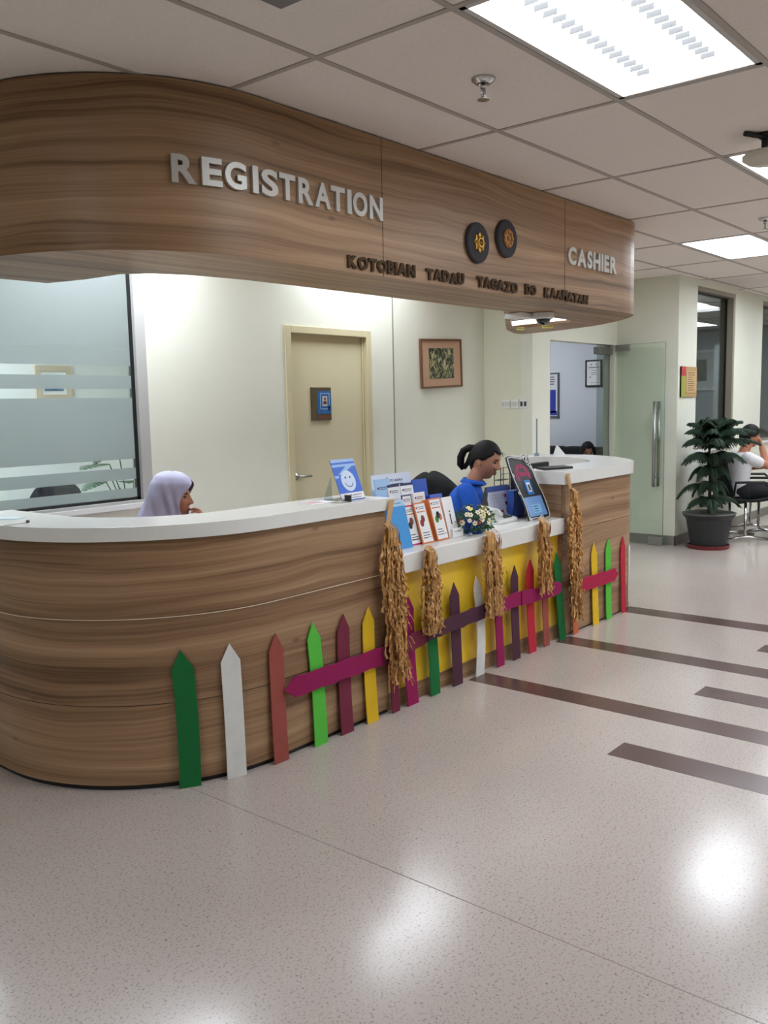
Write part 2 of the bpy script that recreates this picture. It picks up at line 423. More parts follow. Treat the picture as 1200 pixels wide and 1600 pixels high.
# back wall with the frosted window on the left and the cream door
wx0, wx1, wz0, wz1 = .6, 3.42, .955, 2.62
dx0, dx1, dz = 4.63, 5.58, 2.115
wall('wall_back', [((-3, W, 0), (wx0, W + .12, 3)), ((wx0, W, 0), (wx1, W + .12, wz0)), ((wx0, W, wz1), (wx1, W + .12, 3)),
                   ((wx1, W, 0), (dx0, W + .12, 3)), ((dx0, W, dz), (dx1, W + .12, 3)), ((dx1, W, 0), (XP + .12, W + .12, 3))])
structure(build('trim_%d' % k, MB().box((5.872, W - .004, 0), (5.886, W + .01, CEIL)), mat('joint_grey', (150, 150, 140), .6))); k += 1
wall('wall_partition', [((XP, YD + .12, 0), (XP + .12, W, 3))], mat('cream_paint_pale', (222, 221, 200), .75))
ox0, ox1, oz = 7.575, 8.94, 2.10
wall('wall_doorway', [((XP, YD, 0), (ox0, YD + .12, 3)), ((ox0, YD, oz), (ox1, YD + .12, 3)), ((ox1, YD, 0), (XS, YD + .12, 3))])
wall('wall_return', [((XS, YS + .16, 0), (XS + .12, YD + .12, 3))])
a0, a1, az0, az1 = 9.5, 10.67, .97, 2.70
b0, b1 = 11.66, 13.4
wall('wall_windows', [((XS, YS, 0), (a0, YS + .16, 3)), ((a0, YS, 0), (a1, YS + .16, az0)), ((a0, YS, az1), (a1, YS + .16, 3)),
                      ((a1, YS, 0), (b0, YS + .16, 3)), ((b0, YS, 0), (b1, YS + .16, az0)), ((b0, YS, az1), (b1, YS + .16, 3)), ((b1, YS, 0), (17.2, YS + .16, 3))])
wall('wall_office', [((10.5, 4.39, 0), (10.62, 8, 3)), ((XS + .12, 4.27, 0), (10.62, 4.39, 3))], OFFW)
wall('wall_inner_room', [((16.5, YS + .16, 0), (16.62, 8, 3)), ((10.62, 7.9, 0), (16.5, 8.02, 3))], mat('dim_grey_paint', (176, 180, 184), .8))
wall('wall_rear_room', [((-3, 7.2, 0), (5.3, 7.32, 3)), ((5.2, W + .12, 0), (5.3, 7.2, 3))], mat('room_paint', (236, 238, 238), .8))
wall('wall_office_rear', [((7.25, 7.9, 0), (10.5, 8.02, 3))], OFFW)
wall('wall_left', [((-3.12, -4.2, 0), (-3, 8.2, 3))]); wall('wall_right', [((17.2, -4.2, 0), (17.32, 8.2, 3))]); wall('wall_front', [((-3, -4.32, 0), (17.2, -4.2, 3))])
structure(build('baseboard_return', MB().box((XS - .012, YS - .012, 0), (XS, YD, .10)), SKIRT))
structure(build('baseboard_windows', MB().box((XS - .012, YS - .0125, 0), (17.2, YS, .10)), SKIRT))
structure(build('baseboard_doorway', MB().box((XP, YD - .012, 0), (ox0 - .02, YD, .10)), SKIRT))
structure(build('baseboard_back', MB().box((XP - 1.6, W - .012, 0), (XP, W, .10)), SKIRT))

# window_1: frosted bands over the room on the left
win = structure(build('window_1', MB().box((wx0 + .07, W + .035, wz0 + .02), (wx1 - .075, W + .043, wz1 - .03)), GLASS))
fr = MB()
fr.box((wx1 - .10, W + .028, wz0), (wx1 - .075, W + .05, wz1)).box((wx0, W + .028, wz0 + .005), (wx1 - .075, W + .05, wz0 + .022)).box((wx0, W + .028, wz1 - .035), (wx1 - .075, W + .05, wz1))
build('gasket', fr, BLACK, win)
fr = MB().box((wx1 - .075, W + .0, wz0), (wx1 + .0, W + .10, wz1)).box((wx0, W - .004, wz0 - .015), (wx1, W + .06, wz0 + .004)).box((wx0, W, wz0), (wx0 + .07, W + .1, wz1))
build('window_frame', fr, mat('grey_frame', (178, 178, 174), .5), win)
build('window_sill', MB().box((wx0 - .02, W - .012, wz0 - .045), (wx1 + .005, W + .02, wz0 - .014)), WHITE, win)
fb = MB()
for z0, z1 in ((.98, 1.036), (1.092, 1.164), (1.220, 1.603), (1.658, 1.738), (1.797, 1.905), (1.906, wz1 - .035)):
    fb.box((wx0 + .07, W + .031, z0), (wx1 - .101, W + .0335, z1))
build('frosted_film', fb, FROST, win)

# door_1: cream office door
d = structure(build('door_1', MB().box((dx0 + .05, W + .035, .005), (dx1 - .05, W + .075, dz - .05)), CREAMD))
fr = MB()
fr.box((dx0 - .005, W - .014, 0), (dx0 + .052, W + .12, dz + .005)).box((dx1 - .052, W - .014, 0), (dx1 + .005, W + .12, dz + .005)).box((dx0 + .052, W - .014, dz - .05), (dx1 - .052, W + .12, dz + .005))
fr.box((dx1 - .07, W + .02, 0), (dx1 - .052, W + .034, dz - .05))
build('door_frame', fr, FRAMEC, d, bevel=.004)
h = MB(); hx = dx0 + .105
h.lathe([(.0, 0), (.026, 0), (.026, .008), (.012, .012), (.010, .03), (0, .03)], (hx, W + .035, 1.0), 18, Matrix.Rotation(PI / 2, 3, 'X').to_4x4())
h.tube([(hx, W + .012, 1.0), (hx, W - .012, 1.0), (hx + .012, W - .02, 1.0), (hx + .11, W - .02, .998)], .009, 10)
build('door_handle', h, STEEL, d, smooth=True)

# door_2: open glass leaf; window_2: fixed glass beside it
p0, p1 = Vector((8.935, 4.25, 0)), Vector((8.895, 3.69, 0))
t = (p1 - p0).normalized(); n = Vector((-t.y, t.x, 0)); L = (p1 - p0).length
M = Matrix(((t.x, n.x, 0, p0.x), (t.y, n.y, 0, p0.y), (0, 0, 1, 0), (0, 0, 0, 1)))
g = structure(build('door_2', MB().box((0, -.006, .012), (L, .006, 2.095), M), GREEN_GLASS))
build('glass_edge', MB().box((L, -.006, .012), (L + .003, .006, 2.095), M).box((0, -.006, 2.095), (L, .006, 2.098), M), mat('glass_edge_green', (120, 150, 132), .2), g)
h = MB()
for sgn in (-1, 1):
    h.tube([M @ Vector((L - .085, sgn * .05, .62)), M @ Vector((L - .085, sgn * .05, 1.50))], .016, 14)
    for z in (.72, 1.40): h.tube([M @ Vector((L - .085, sgn * .006, z)), M @ Vector((L - .085, sgn * .05, z))], .010, 10)
build('pull_handle', h, STEEL, g, smooth=True)
build('patch_fitting', MB().box((0, -.014, 2.03), (.16, .014, 2.10), M).box((L - .16, -.014, .008), (L, .014, .09), M), STEEL, g, bevel=.003)
build('door_lock', MB().lathe([(0, 0), (.016, 0), (.016, .004), (0, .004)], (M @ Vector((L - .10, .016, .048))), 14, Matrix.Rotation(PI / 2, 3, 'Y').to_4x4()), CHROME, g)
g = structure(build('window_2', MB().box((8.66, YD + .05, .01), (8.94, YD + .062, oz - .002)), glass('sidelight_glass', (226, 232, 230), 1.0)))
build('patch_fitting', MB().box((8.64, YD + .02, 2.0), (8.945, YD + .09, 2.075)), STEEL, g, bevel=.003)
g = structure(build('window_3', MB().box((ox0, YD + .05, .01), (ox0 + .075, YD + .062, oz - .002)), glass('sidelight_glass_left', (214, 222, 220), 1.2)))
build('patch_fitting', MB().box((ox0, YD + .03, 2.0), (ox0 + .06, YD + .08, 2.09)), STEEL, g)
build('window_frame', MB().box((ox0 + .075, YD + .045, .0), (ox0 + .083, YD + .067, oz - .002)), GREYM, g)

# window_4 and window_5 in the lobby's right wall
FR2 = mat('bronze_frame', (146, 138, 122), .45)
def lobby_window(name, x0, x1):
    g = structure(build(name, MB().box((x0 + .012, YS + .085, az0 + .02), (x1 - .05, YS + .093, az1 - .05)), glass(name + '_glass', (206, 212, 212), 1.0)))
    fr = MB().box((x1 - .05, YS + .005, az0), (x1, YS + .155, az1)).box((x0, YS + .005, az1 - .045), (x1 - .05, YS + .155, az1)).box((x0, YS + .005, az0), (x1 - .05, YS + .155, az0 + .02)).box((x0, YS + .06, az0 + .02), (x0 + .012, YS + .155, az1 - .045))
    build('window_frame', fr, FR2, g)
    build('gasket', MB().box((x1 - .062, YS + .075, az0 + .02), (x1 - .05, YS + .10, az1 - .045)).box((x0 + .012, YS + .075, az1 - .057), (x1 - .062, YS + .10, az1 - .045)), BLACK, g)
    build('window_sill', MB().box((x0 - .02, YS - .02, az0 - .03), (x1 + .02, YS + .05, az0)), WHITE, g)
lobby_window('window_4', a0, a1); lobby_window('window_5', b0, b1)

# ================================================================ CEILING LIGHTS AND FITTINGS
def ceiling_light(x0, y0, strength, label, group=None, tx=TX, ty=TY, detail=True):
    t = thing('ceiling_light', label, 'ceiling light', (x0 + tx / 2, y0 + ty / 2, CEIL), 0, group)
    X, Y = tx / 2 - .014, ty / 2 - .014; z = CEIL; cx, cy = x0 + tx / 2, y0 + ty / 2
    fr = MB()
    for lo, hi in (((-X, -Y), (X, -Y + .022)), ((-X, Y - .022), (X, Y)), ((-X, -Y), (-X + .022, Y)), ((X - .022, -Y), (X, Y))):
        fr.box((cx + lo[0], cy + lo[1], z - .003), (cx + hi[0], cy + hi[1], z + .06))
    build('frame', fr, mat('lamp_frame', (200, 196, 192), .4), t)
    build('diffuser', MB().box((cx - X + .02, cy - Y + .02, z + .04), (cx + X - .02, cy + Y - .02, z + .06)), emission('lamp_%s' % strength[0], (238, 246, 255), strength[1]), t)
    if detail:
        proto = None
        for yy in (-.135, .115):
            for q in range(15):
                xx = -X + .16 + q * (2 * X - .32) / 14
                if proto is None: proto = o = build('louvre_blade', MB().box((-.0015, -.026, -.010), (.0015, .026, .010)), mat('louvre_metal', (60, 59, 58), .6), t, local=True)
                else: o = proto.copy(); COL.objects.link(o); o.parent = t
                o.location = (xx, yy, .022)
    return t
vis_labels = ['large bright louvred ceiling light nearest the camera, above the REGISTRATION counter front',
              'bright ceiling light cut off by the right edge, behind the black ceiling bracket',
              'farthest bright lobby ceiling light, right of the wooden bulkhead end']
for (i, j), lb in zip(lights_visible, vis_labels): ceiling_light(*light_cell(i, j), ('lobby', LOBBY), lb, detail=(i == 0))
for i, j in lights_added: ceiling_light(*light_cell(i, j), ('lobby', LOBBY), 'unseen ceiling light panel added to brighten the lobby', 'unseen lobby lights added for brightness', detail=False)
for (i, j), lb in zip(desk_lights, ('ceiling light behind the bulkhead, over the seated woman in blue', 'ceiling light behind the bulkhead, over the woman in the lilac headscarf')):
    ceiling_light(*light_cell(i, j), ('desk_left', DESK) if i == 0 else ('desk_right', DESK_R), lb, detail=False)
def hung_light(x, y, label, s=('office', OFFICE)):     # surface panel in the rooms beyond the glass
    t = thing('ceiling_light', label, 'ceiling light', (x, y, CEIL - .03), 0)
    build('frame', MB().box((x - .6, y - .3, CEIL - .03), (x + .6, y + .3, CEIL - .005)), WHITE, t)
    build('diffuser', MB().box((x - .57, y - .27, CEIL - .033), (x + .57, y + .27, CEIL - .030)), emission('lamp_%s' % s[0], (238, 246, 255), s[1]), t)
hung_light(2.5, 6.5, 'ceiling light in the room behind the frosted glass', ('rear', REAR))
hung_light(9.0, 6.2, 'unseen ceiling light added to light the office behind the open glass door')  # unseen panel, added so that the office is lit
hung_light(11.32, 4.64, 'nearer strip of light seen through the lobby window beside the potted plant', ('room', 9.0))
hung_light(14.8, 5.76, 'farther strip of light seen through the lobby window beside the potted plant', ('room', 9.0))

def sprinkler(x, y, label):
    t = thing('sprinkler', label, 'sprinkler', (x, y, CEIL), 0)
    build('escutcheon', MB().lathe([(.048, 0), (.046, -.008), (.03, -.02), (.016, -.022), (.016, 0)], (x, y, CEIL), 24), CHROME, t, smooth=True)
    b = MB().lathe([(0, -.02), (.012, -.02), (.012, -.038), (.008, -.040), (0, -.040)], (x, y, CEIL), 14)
    for s in (-1, 1): b.tube([(x + s * .011, y, CEIL - .038), (x + s * .013, y, CEIL - .055), (x + s * .006, y, CEIL - .07)], .003, 6)
    build('body', b, CHROME, t, smooth=True)
    build('bulb', MB().tube([(x, y, CEIL - .04), (x, y, CEIL - .068)], .003, 8), mat('clear_bulb', (150, 140, 136), .2), t)
    d = MB().lathe([(0, -.070), (.010, -.070), (.024, -.076), (.024, -.079), (0, -.079)], (x, y, CEIL), 12)
    build('deflector', d, CHROME, t)
sprinkler(3.03, 2.0, 'chrome sprinkler head in the ceiling tile left of the nearest light')
sprinkler(6.66, 2.06, 'chrome sprinkler head cut off by the right edge, near the far ceiling light')

t = thing('emergency_light', 'black bracketed round fitting under the ceiling at the right edge, in front of a light', 'emergency light', (4.66, 1.36, CEIL))
build('bracket', MB().box((4.57, 1.33, CEIL - .02), (4.75, 1.39, CEIL)).box((4.60, 1.345, CEIL - .075), (4.63, 1.375, CEIL - .02)).box((4.69, 1.345, CEIL - .075), (4.72, 1.375, CEIL - .02)).tube([(4.5, 1.42, CEIL - .012), (4.6, 1.36, CEIL - .018)], .012, 8), BLACK, t)
build('body', MB().lathe([(0, -.075), (.10, -.075), (.118, -.088), (.118, -.105), (.09, -.125), (0, -.13)], (4.66, 1.36, CEIL), 28), mat('beige_plastic', (205, 200, 184), .4), t, smooth=True)
t.location.x -= .05; t.location.y += .06
t = thing('ceiling_speaker', 'grey square speaker plate in the ceiling at the top edge of the picture', 'speaker', (1.92, 1.96, CEIL))
build('plate', MB().box((1.77, 1.81, CEIL - .012), (2.068, 2.112, CEIL)), mat('speaker_grey', (122, 122, 122), .5), t, bevel=.004)
build('grille', MB().lathe([(0, -.016), (.11, -.016), (.115, -.012), (.115, -.008), (0, -.008)], (1.92, 1.96, CEIL), 28), BLACK, t)

# ================================================================ THE BULKHEAD
ZB = 2.127
right_curve = spline([(6.03, 2.765), (6.18, 2.806), (6.40, 2.965), (6.57, 3.14), (6.76, 3.38), (6.88, 3.63), (6.98, 3.90), (7.06, 4.255)], 5)
bulk_outer = left_line(0.0, 5.9) + right_curve
inner_edge = [(6.50, 4.075), (5.16, 3.255), (4.5, 3.262), (3.2, 3.262), (2.9, 3.27), (2.63, 3.31), (2.46, 3.39), (2.375, 3.50), (2.35, 3.75), (2.29, 3.96)]
bulk = thing('bulkhead', 'long curved wood-grain bulkhead hanging from the ceiling over the reception counter', 'bulkhead', (4.2, 3.0, ZB))
fm = MB(); skin_wall(fm, bulk_outer, ZB, CEIL - .006, 0.3, 2)
skin_wall(fm, offset_line(bulk_outer, .016), ZB + .002, CEIL - .006, 0.3, 1)
build('fascia', fm, WOOD, bulk, smooth=True)
hole = [(5.40, 3.37), (5.46, 3.285), (6.10, 3.285), (6.29, 3.36), (6.40, 3.60), (6.46, 3.83), (6.36, 3.93)]
poly = [(p[0], p[1]) for p in (offset_line(bulk_outer, .003))] + [(6.9, 4.25)] + inner_edge
build('underside_panel', MB().prism(poly, ZB, ZB + .06, [hole]), WOOD, bulk, uvmode=True)
im = MB(); skin_wall(im, [(7.0, 4.262)] + inner_edge + [(1.752, 3.97)], ZB + .03, CEIL - .006, 0, 1)
build('inner_panel', im, WOOD, bulk, solid=.012)
for x in (3.327, 5.087):
    sm = MB().box((x - .0012, FRONT - .0012, ZB), (x + .0012, FRONT + .004, CEIL - .006))
    build('panel_joint', sm, mat('joint_dark', (58, 42, 30), .8), bulk)

# lettering -----------------------------------------------------------------
SILVER = mat('satin_silver', (196, 193, 186), .42, metal=.35, spec=.5)
def letter(ch, s0, s1, z0, h, depth, material, parent, bold=.0, name='letter', jitter=0.0, standoff=0.0):
    sm_ = (s0 + s1) / 2; p, t = at_s(sm_, standoff); z = Vector((0, 0, 1)); n = t.cross(z)
    if jitter: z = (z + t * random.uniform(-jitter, jitter)).normalized()
    M = frame_M(p - t * (s1 - s0) / 2 + Vector((0, 0, z0)) + n * (depth / 2), t, z)
    mb = MB(); text_to(mb, ch, M, h, s1 - s0, depth, bold)
    return build(name, mb, material, parent)
reg = thing('sign_lettering', 'large silver raised letters reading REGISTRATION on the left of the bulkhead', 'sign', tuple(at_s(.2)[0] + Vector((0, 0, 2.378))))
for ch, (s0, s1) in zip('REGISTRATION', [(-0.379, -0.285), (-0.263, -0.179), (-0.169, -0.071), (-0.041, -0.012), (0.005, 0.096), (0.103, 0.195), (0.213, 0.300), (0.312, 0.410), (0.413, 0.502), (0.518, 0.547), (0.557, 0.655), (0.671, 0.765)]):
    letter(ch, s0, s1, 2.379, .105, .014, SILVER, reg, .034)
def word(txt, x0, x1, z0, h, depth, material, parent, bold, gap=.16, jitter=0.0, mirror=()):
    ws = []
    for ch in txt:
        me = text_mesh(ch, 1.0, .02, bold); vs = [v.co for v in me.vertices]
        hh = max(v.y for v in vs) - min(v.y for v in vs); ws.append((max(v.x for v in vs) - min(v.x for v in vs)) / hh); bpy.data.meshes.remove(me)
    k = (x1 - x0) / (sum(ws) + gap * (len(txt) - 1)); x = x0
    for ch, wd in zip(txt, ws):
        letter(ch, x - CX, x + wd * k - CX, z0 + (random.uniform(-.003, .003) if jitter else 0), h * (random.uniform(.94, 1.06) if jitter else 1), depth, material, parent, bold, jitter=jitter); x += (wd + gap) * k
cash = thing('sign_lettering', 'silver raised letters reading CASHIER at the right end of the bulkhead', 'sign', (5.45, FRONT, 2.368))
word('CASHIER', 5.108, 5.785, 2.370, .110, .014, SILVER, cash, .042, .12)
kot = thing('festival_lettering', 'small dark brown letters reading KOTOBIAN TADAU TAGAZO DO KAAMATAN along the bulkhead bottom', 'sign', (4.2, FRONT, 2.145))
SEED = mat('seed_covered_card', (74, 54, 34), .9, var=.5, vscale=130, bump=1.0, bscale=160)
for wd, x0, x1 in (('KOTOBIAN', 3.068, 3.560), ('TADAU', 3.653, 3.980), ('TAGAZO', 4.108, 4.516), ('DO', 4.605, 4.724), ('KAAMATAN', 4.826, 5.380)):
    word(wd, x0, x1, 2.146, .058, .012, SEED, kot, .05, .10, .07)
# gong discs
def disc(x, z, r, label, kind):
    t = thing('gong_disc', label, 'wall ornament', (x, FRONT, z))
    Rx = Matrix.Rotation(PI / 2, 4, 'X'); c = (x, FRONT, z)
    build('disc', MB().lathe([(0, .0), (r, 0), (r, .016), (r - .008, .022), (0, .022)], c, 40, Rx), mat('charcoal_felt', (56, 55, 58), .85), t)
    g = MB()
    if kind == 0:
        pts = [((.052 if q % 2 == 0 else .040) * math.cos(q * PI / 8), (.052 if q % 2 == 0 else .040) * math.sin(q * PI / 8)) for q in range(16)]
        g.prism(pts, .021, .028, M=Matrix.Translation(c) @ Rx)
        g.lathe([(.018, .028), (.018, .036), (.024, .036), (.030, .028)], c, 20, Rx)
        for q in range(6): g.ball(Vector(c) + Vector((.036 * math.cos(q * PI / 3), -.029, .036 * math.sin(q * PI / 3))), .008, 8, 6)
        g.ball(Vector(c) + Vector((0, -.029, 0)), .011, 10, 6)
    else:
        g.lathe([(0, .021), (.050, .021), (.052, .025), (.046, .029), (.030, .029), (.026, .025), (0, .025)], c, 28, Rx)
        for q in range(8): g.ball(Vector(c) + Vector((.037 * math.cos(q * PI / 4), -.029, .037 * math.sin(q * PI / 4))), (.011, .004, .011), 10, 6)
        g.ball(Vector(c) + Vector((0, -.027, 0)), (.014, .006, .014), 10, 6)
    build('emblem', g, mat('gold_paint_%d' % kind, (176, 132, 44) if kind == 0 else (150, 100, 40), .35, metal=.6), t, smooth=False)
disc(4.105, 2.376, .106, 'left dark disc with a star-edged gold emblem on the bulkhead', 0)
disc(4.395, 2.434, .103, 'right dark disc with a round bronze flower emblem on the bulkhead', 1)
# hatch contents under the bulkhead
t = thing('dome_camera', 'white dome security camera with black bubble under the right end of the bulkhead', 'camera', (5.45, 3.18, ZB))
bm_ = MB().box((5.30, 3.20, ZB - .036), (5.44, 3.34, ZB - .001), None)
bm_.lathe([(0, -.001), (.068, -.001), (.072, -.01), (.072, -.036), (.062, -.044), (0, -.044)], (5.46, 3.13, ZB), 28)
build('base', bm_, WHITE, t, bevel=.003)
build('bubble', MB().ball((5.46, 3.13, ZB - .042), (.050, .050, .045), 22, 12), mat('smoked_dome', (10, 10, 12), .08, coat=1), t, smooth=True)
t = thing('batten_light', 'white strip light glimpsed inside the hatch under the bulkhead', 'light', (6.28, 3.62, ZB + .02))
build('strip', MB().prism([(6.33, 3.90), (6.26, 3.90), (6.18, 3.40), (6.24, 3.38)], ZB + .012, ZB + .040), emission('strip_lamp', (255, 255, 250), 1.6), t)
build('housing', MB().prism([(6.34, 3.905), (6.25, 3.905), (6.17, 3.395), (6.25, 3.375)], ZB + .040, ZB + .058), WHITE, t)
YTAG = mat('yellow_tag', (214, 208, 120), .6)
for x, y, wd, lb in ((6.405, 3.885, .06, 'small yellow sticker on the hatch rim left of the dome camera'), (6.418, 3.64, .09, 'small yellow sticker on the hatch rim right of the dome camera')):
    M = frame_M((x, y, ZB - .022), (.6, -.75, 0), (0, 0, 1)); mb = MB().box((-wd / 2, 0, -.001), (wd / 2, .024, .001), M)
    o = tag(build('sticker', mb, YTAG), lb, 'sticker', 'hatch rim stickers')
    tb = MB(); tb.box((-wd * .4, .010, .001), (wd * .4, .016, .0014), M); build('writing', tb, mat('tag_ink', (120, 112, 60), .6), o)

# ================================================================ THE COUNTER
JL = mat('pale_joint', (226, 210, 184), .6); JD = MATS['joint_dark']
def strip(mb, P, z, h, out=.0015, depth=.004):
    A = offset_line(P, -out); B = offset_line(P, depth)
    mb.grid([[Vector((p[0], p[1], z)) for p in A], [Vector((p[0], p[1], z + h)) for p in A]])
    mb.grid([[Vector((p[0], p[1], z)) for p in A], [Vector((p[0], p[1], z)) for p in B]]); mb.grid([[Vector((p[0], p[1], z + h)) for p in A], [Vector((p[0], p[1], z + h)) for p in B]]); return mb
# left, curved and tall
cl = thing('reception_counter', 'tall curved wood-grain reception counter on the left, under the REGISTRATION lettering', 'counter', (2.4, 3.1, 0))
Lo = left_line(0, 3.30)
fm = MB(); skin_wall(fm, Lo, .022, 1.0195, 5.0, 2); build('front_panel', fm, WOOD, cl, smooth=True)
build('carcass', MB().prism(offset_line(Lo, .006) + list(reversed(offset_line(Lo, .30))), .02, 1.019), WOOD, cl, uvmode=True)
build('plinth', MB().prism(offset_line(Lo, .012) + list(reversed(offset_line(Lo, .28))), 0, .022), BLACK, cl)
jm = MB(); strip(jm, Lo, .704, .003); build('panel_joint', jm, JL, cl)
jm = MB(); strip(jm, Lo, .352, .002); build('panel_joint', jm, JD, cl)
wl = MB().prism(left_line(.022, 3.335, 3.99) + list(reversed(offset_line(left_line(0, 3.335, 3.99), .30))), 1.02, 1.077)
tag(build('worktop', wl, QUARTZ, bevel=.006), 'curved white stone worktop on the tall left counter', 'worktop')
# middle, low with the yellow panel
cm = thing('reception_desk', 'low middle section of the counter with a bright yellow front panel', 'counter', (4.185, 2.95, 0))
build('front_panel', MB().box((3.305, 2.79, .088), (5.055, 2.80, .684)), mat('yellow_laminate', (244, 204, 56), .28, coat=.2), cm)
build('carcass', MB().box((3.305, 2.801, 0), (5.055, 3.14, .684)), WOOD, cm, uvmode=True)
build('plinth', MB().box((3.305, 2.782, 0), (5.055, 2.801, .088)), WOOD, cm, uvmode=True)
tag(build('worktop', MB().box((3.337, 2.743, .686), (5.056, 3.20, .786)), QUARTZ, bevel=.006), 'low white stone worktop between the two taller counter sections', 'worktop')
# right, rounded
cr_ = thing('cashier_counter', 'rounded wood-grain counter at the right end, under the CASHIER lettering', 'counter', (5.9, 3.1, 0))
rc = [(5.06, 2.765), (5.5, 2.765), (6.0, 2.765)] + spline([(6.04, 2.768), (6.16, 2.806), (6.38, 2.96), (6.57, 3.17), (6.68, 3.42), (6.67, 3.66), (6.56, 3.84), (6.40, 3.95)], 4)
fm = MB(); skin_wall(fm, rc, .012, .998, 11.3, 2); build('front_panel', fm, WOOD, cr_, smooth=True)
build('carcass', MB().prism(offset_line(rc, .004) + list(reversed(offset_line(rc, .28))), .012, .998), WOOD, cr_, uvmode=True)
build('plinth', MB().prism(offset_line(rc, .01) + list(reversed(offset_line(rc, .25))), 0, .012), BLACK, cr_)
for zz in (.69, .33): build('panel_joint', strip(MB(), rc, zz, .002), JD, cr_)
build('corner_guard', MB().prism([(6.062, 2.768), (6.072, 2.760), (6.085, 2.768), (6.07, 2.782)], .05, .47), WHITE, cr_)
ro = [(5.05, 2.745), (5.5, 2.745), (6.0, 2.745)] + spline([(6.05, 2.748), (6.17, 2.786), (6.40, 2.945), (6.60, 3.16), (6.72, 3.42), (6.715, 3.68), (6.59, 3.88), (6.40, 4.0)], 5)
ri = offset_line(ro, .31)
tag(build('worktop', MB().prism(ro + list(reversed(ri)), .998, 1.080), QUARTZ, bevel=.006), 'rounded white stone worktop on the cashier counter at the right', 'worktop')
# inside the cashier's curve: dark desk and equipment
tag(build('desk_shelf', MB().prism([(5.075, 3.06), (6.05, 3.09), (6.3, 3.3), (6.36, 3.5), (6.28, 3.62), (5.5, 3.62), (5.5, 3.35), (5.075, 3.35)], .72, .75), mat('dark_laminate', (40, 36, 34), .5)), 'dark desk surface inside the curve of the cashier counter', 'desk')

# ================================================================ THE PAPER FENCE
def card_mat(name, rgb): return mat(name, rgb, .75, spec=.25, var=.05, vscale=14)
C_ = {'dark green': card_mat('card_dark_green', (28, 112, 58)), 'white': card_mat('card_white', (226, 226, 222)), 'terracotta': card_mat('card_terracotta', (158, 82, 72)),
      'bright green': card_mat('card_bright_green', (92, 196, 70)), 'maroon': card_mat('card_maroon', (122, 46, 68)), 'yellow': card_mat('card_yellow', (232, 190, 40)),
      'magenta': card_mat('card_magenta', (150, 28, 88)), 'dark purple': card_mat('card_dark_purple', (82, 48, 64)), 'red': card_mat('card_red', (192, 42, 62)),
      'orange': card_mat('card_orange', (214, 116, 78)), 'rail red': card_mat('card_rail_red', (176, 34, 74))}
def outline(w, h, tip, bend, rag=.0):
    """upright strip with a pointed top; bend sways it sideways"""
    zs = [(h - tip) * i / 14 for i in range(15)]
    def sway(z): return bend * math.sin(PI * z / h) + rag * math.sin(z * 41)
    L_ = [(-w / 2 + sway(z), z) for z in zs]; R_ = [(w / 2 + sway(z) * 1.1, z) for z in zs]
    return R_ + [(sway(h), h)] + list(reversed(L_))
def picket(s, colour, label, h=.568, w=.082, bend=.0, lean=0.0, gap=.006, tip=.075):
    p, t = at_s(s, gap); n = Vector((t.y, -t.x, 0))        # n points to the visitors
    mb = MB(); mb.prism([(-x, z) for x, z in reversed(outline(w, h, tip, bend))], -.0025, .0025, axis='y')
    vs = []
    for v in mb.v:
        fr_ = v.z / h
        out = .016 * (1 - fr_) ** 2 + .0045
        vs.append(t * (v.x + lean * fr_) + n * (out + v.y) + Vector((0, 0, v.z + .0012)))
    mb.v = vs
    o = build('fence_picket', mb, C_[colour], local=True); o.location = p
    return tag(o, label, 'fence picket', 'paper fence pickets along the counter')
def sX(x): return x - CX
picket(-.42, 'dark green', 'dark green paper picket, first from the left on the curved counter', bend=-.008, lean=-.012, w=.088)
picket(-.229, 'white', 'white paper picket, second from the left on the curved counter', bend=-.004, lean=-.004, w=.086)
picket(sX(2.54), 'terracotta', 'terracotta brown paper picket just left of the magenta arrow tip', bend=.0, lean=.004, w=.082)
picket(sX(2.787), 'bright green', 'bright green paper picket, first one crossed by the long magenta arrow', bend=-.01, lean=-.02)
picket(sX(2.965), 'maroon', 'maroon paper picket between the bright green and the yellow one', bend=.004, lean=.006)
picket(sX(3.148), 'yellow', 'yellow paper picket left of the longest hanging straw tassel', bend=.004)
picket(sX(3.325), 'maroon', 'maroon paper picket mostly hidden behind the longest straw tassel', h=.52, w=.06)
picket(sX(3.465), 'magenta', 'magenta paper picket right of the longest straw tassel', bend=.006, lean=-.01, w=.088)
picket(sX(3.655), 'dark green', 'dark green paper picket below the small second tassel', h=.50, bend=-.014, lean=-.03)
picket(sX(3.862), 'dark purple', 'dark purple paper picket between the second and third tassels', bend=-.006, lean=-.01, w=.086)
picket(sX(4.075), 'white', 'white paper picket beside the third tassel on the yellow panel', bend=-.034, lean=-.012)
picket(sX(4.292), 'magenta', 'magenta paper picket showing under the third tassel', h=.54, bend=-.012, lean=-.03, w=.076)
picket(sX(4.468), 'dark purple', 'dark purple paper picket right of the third tassel', w=.080)
picket(sX(4.655), 'red', 'red paper picket left of the fourth tassel', h=.58, bend=.006, lean=-.006)
picket(sX(4.825), 'terracotta', 'terracotta paper picket under the fourth tassel', h=.50, w=.07)
picket(sX(5.03), 'dark green', 'dark green paper picket at the corner of the yellow panel and the right counter', bend=-.006, lean=-.06, h=.572)
picket(sX(5.205), 'orange', 'orange paper picket partly behind the fifth tassel', h=.56, w=.07)
picket(sX(5.495), 'yellow', 'yellow paper picket on the right counter under CASHIER', bend=-.006, lean=-.012)
picket(sX(5.695), 'bright green', 'bright green paper picket on the right counter', lean=.008, w=.08)
picket(sX(5.935), 'red', 'red paper picket at the far right end of the counter', h=.555, w=.07)
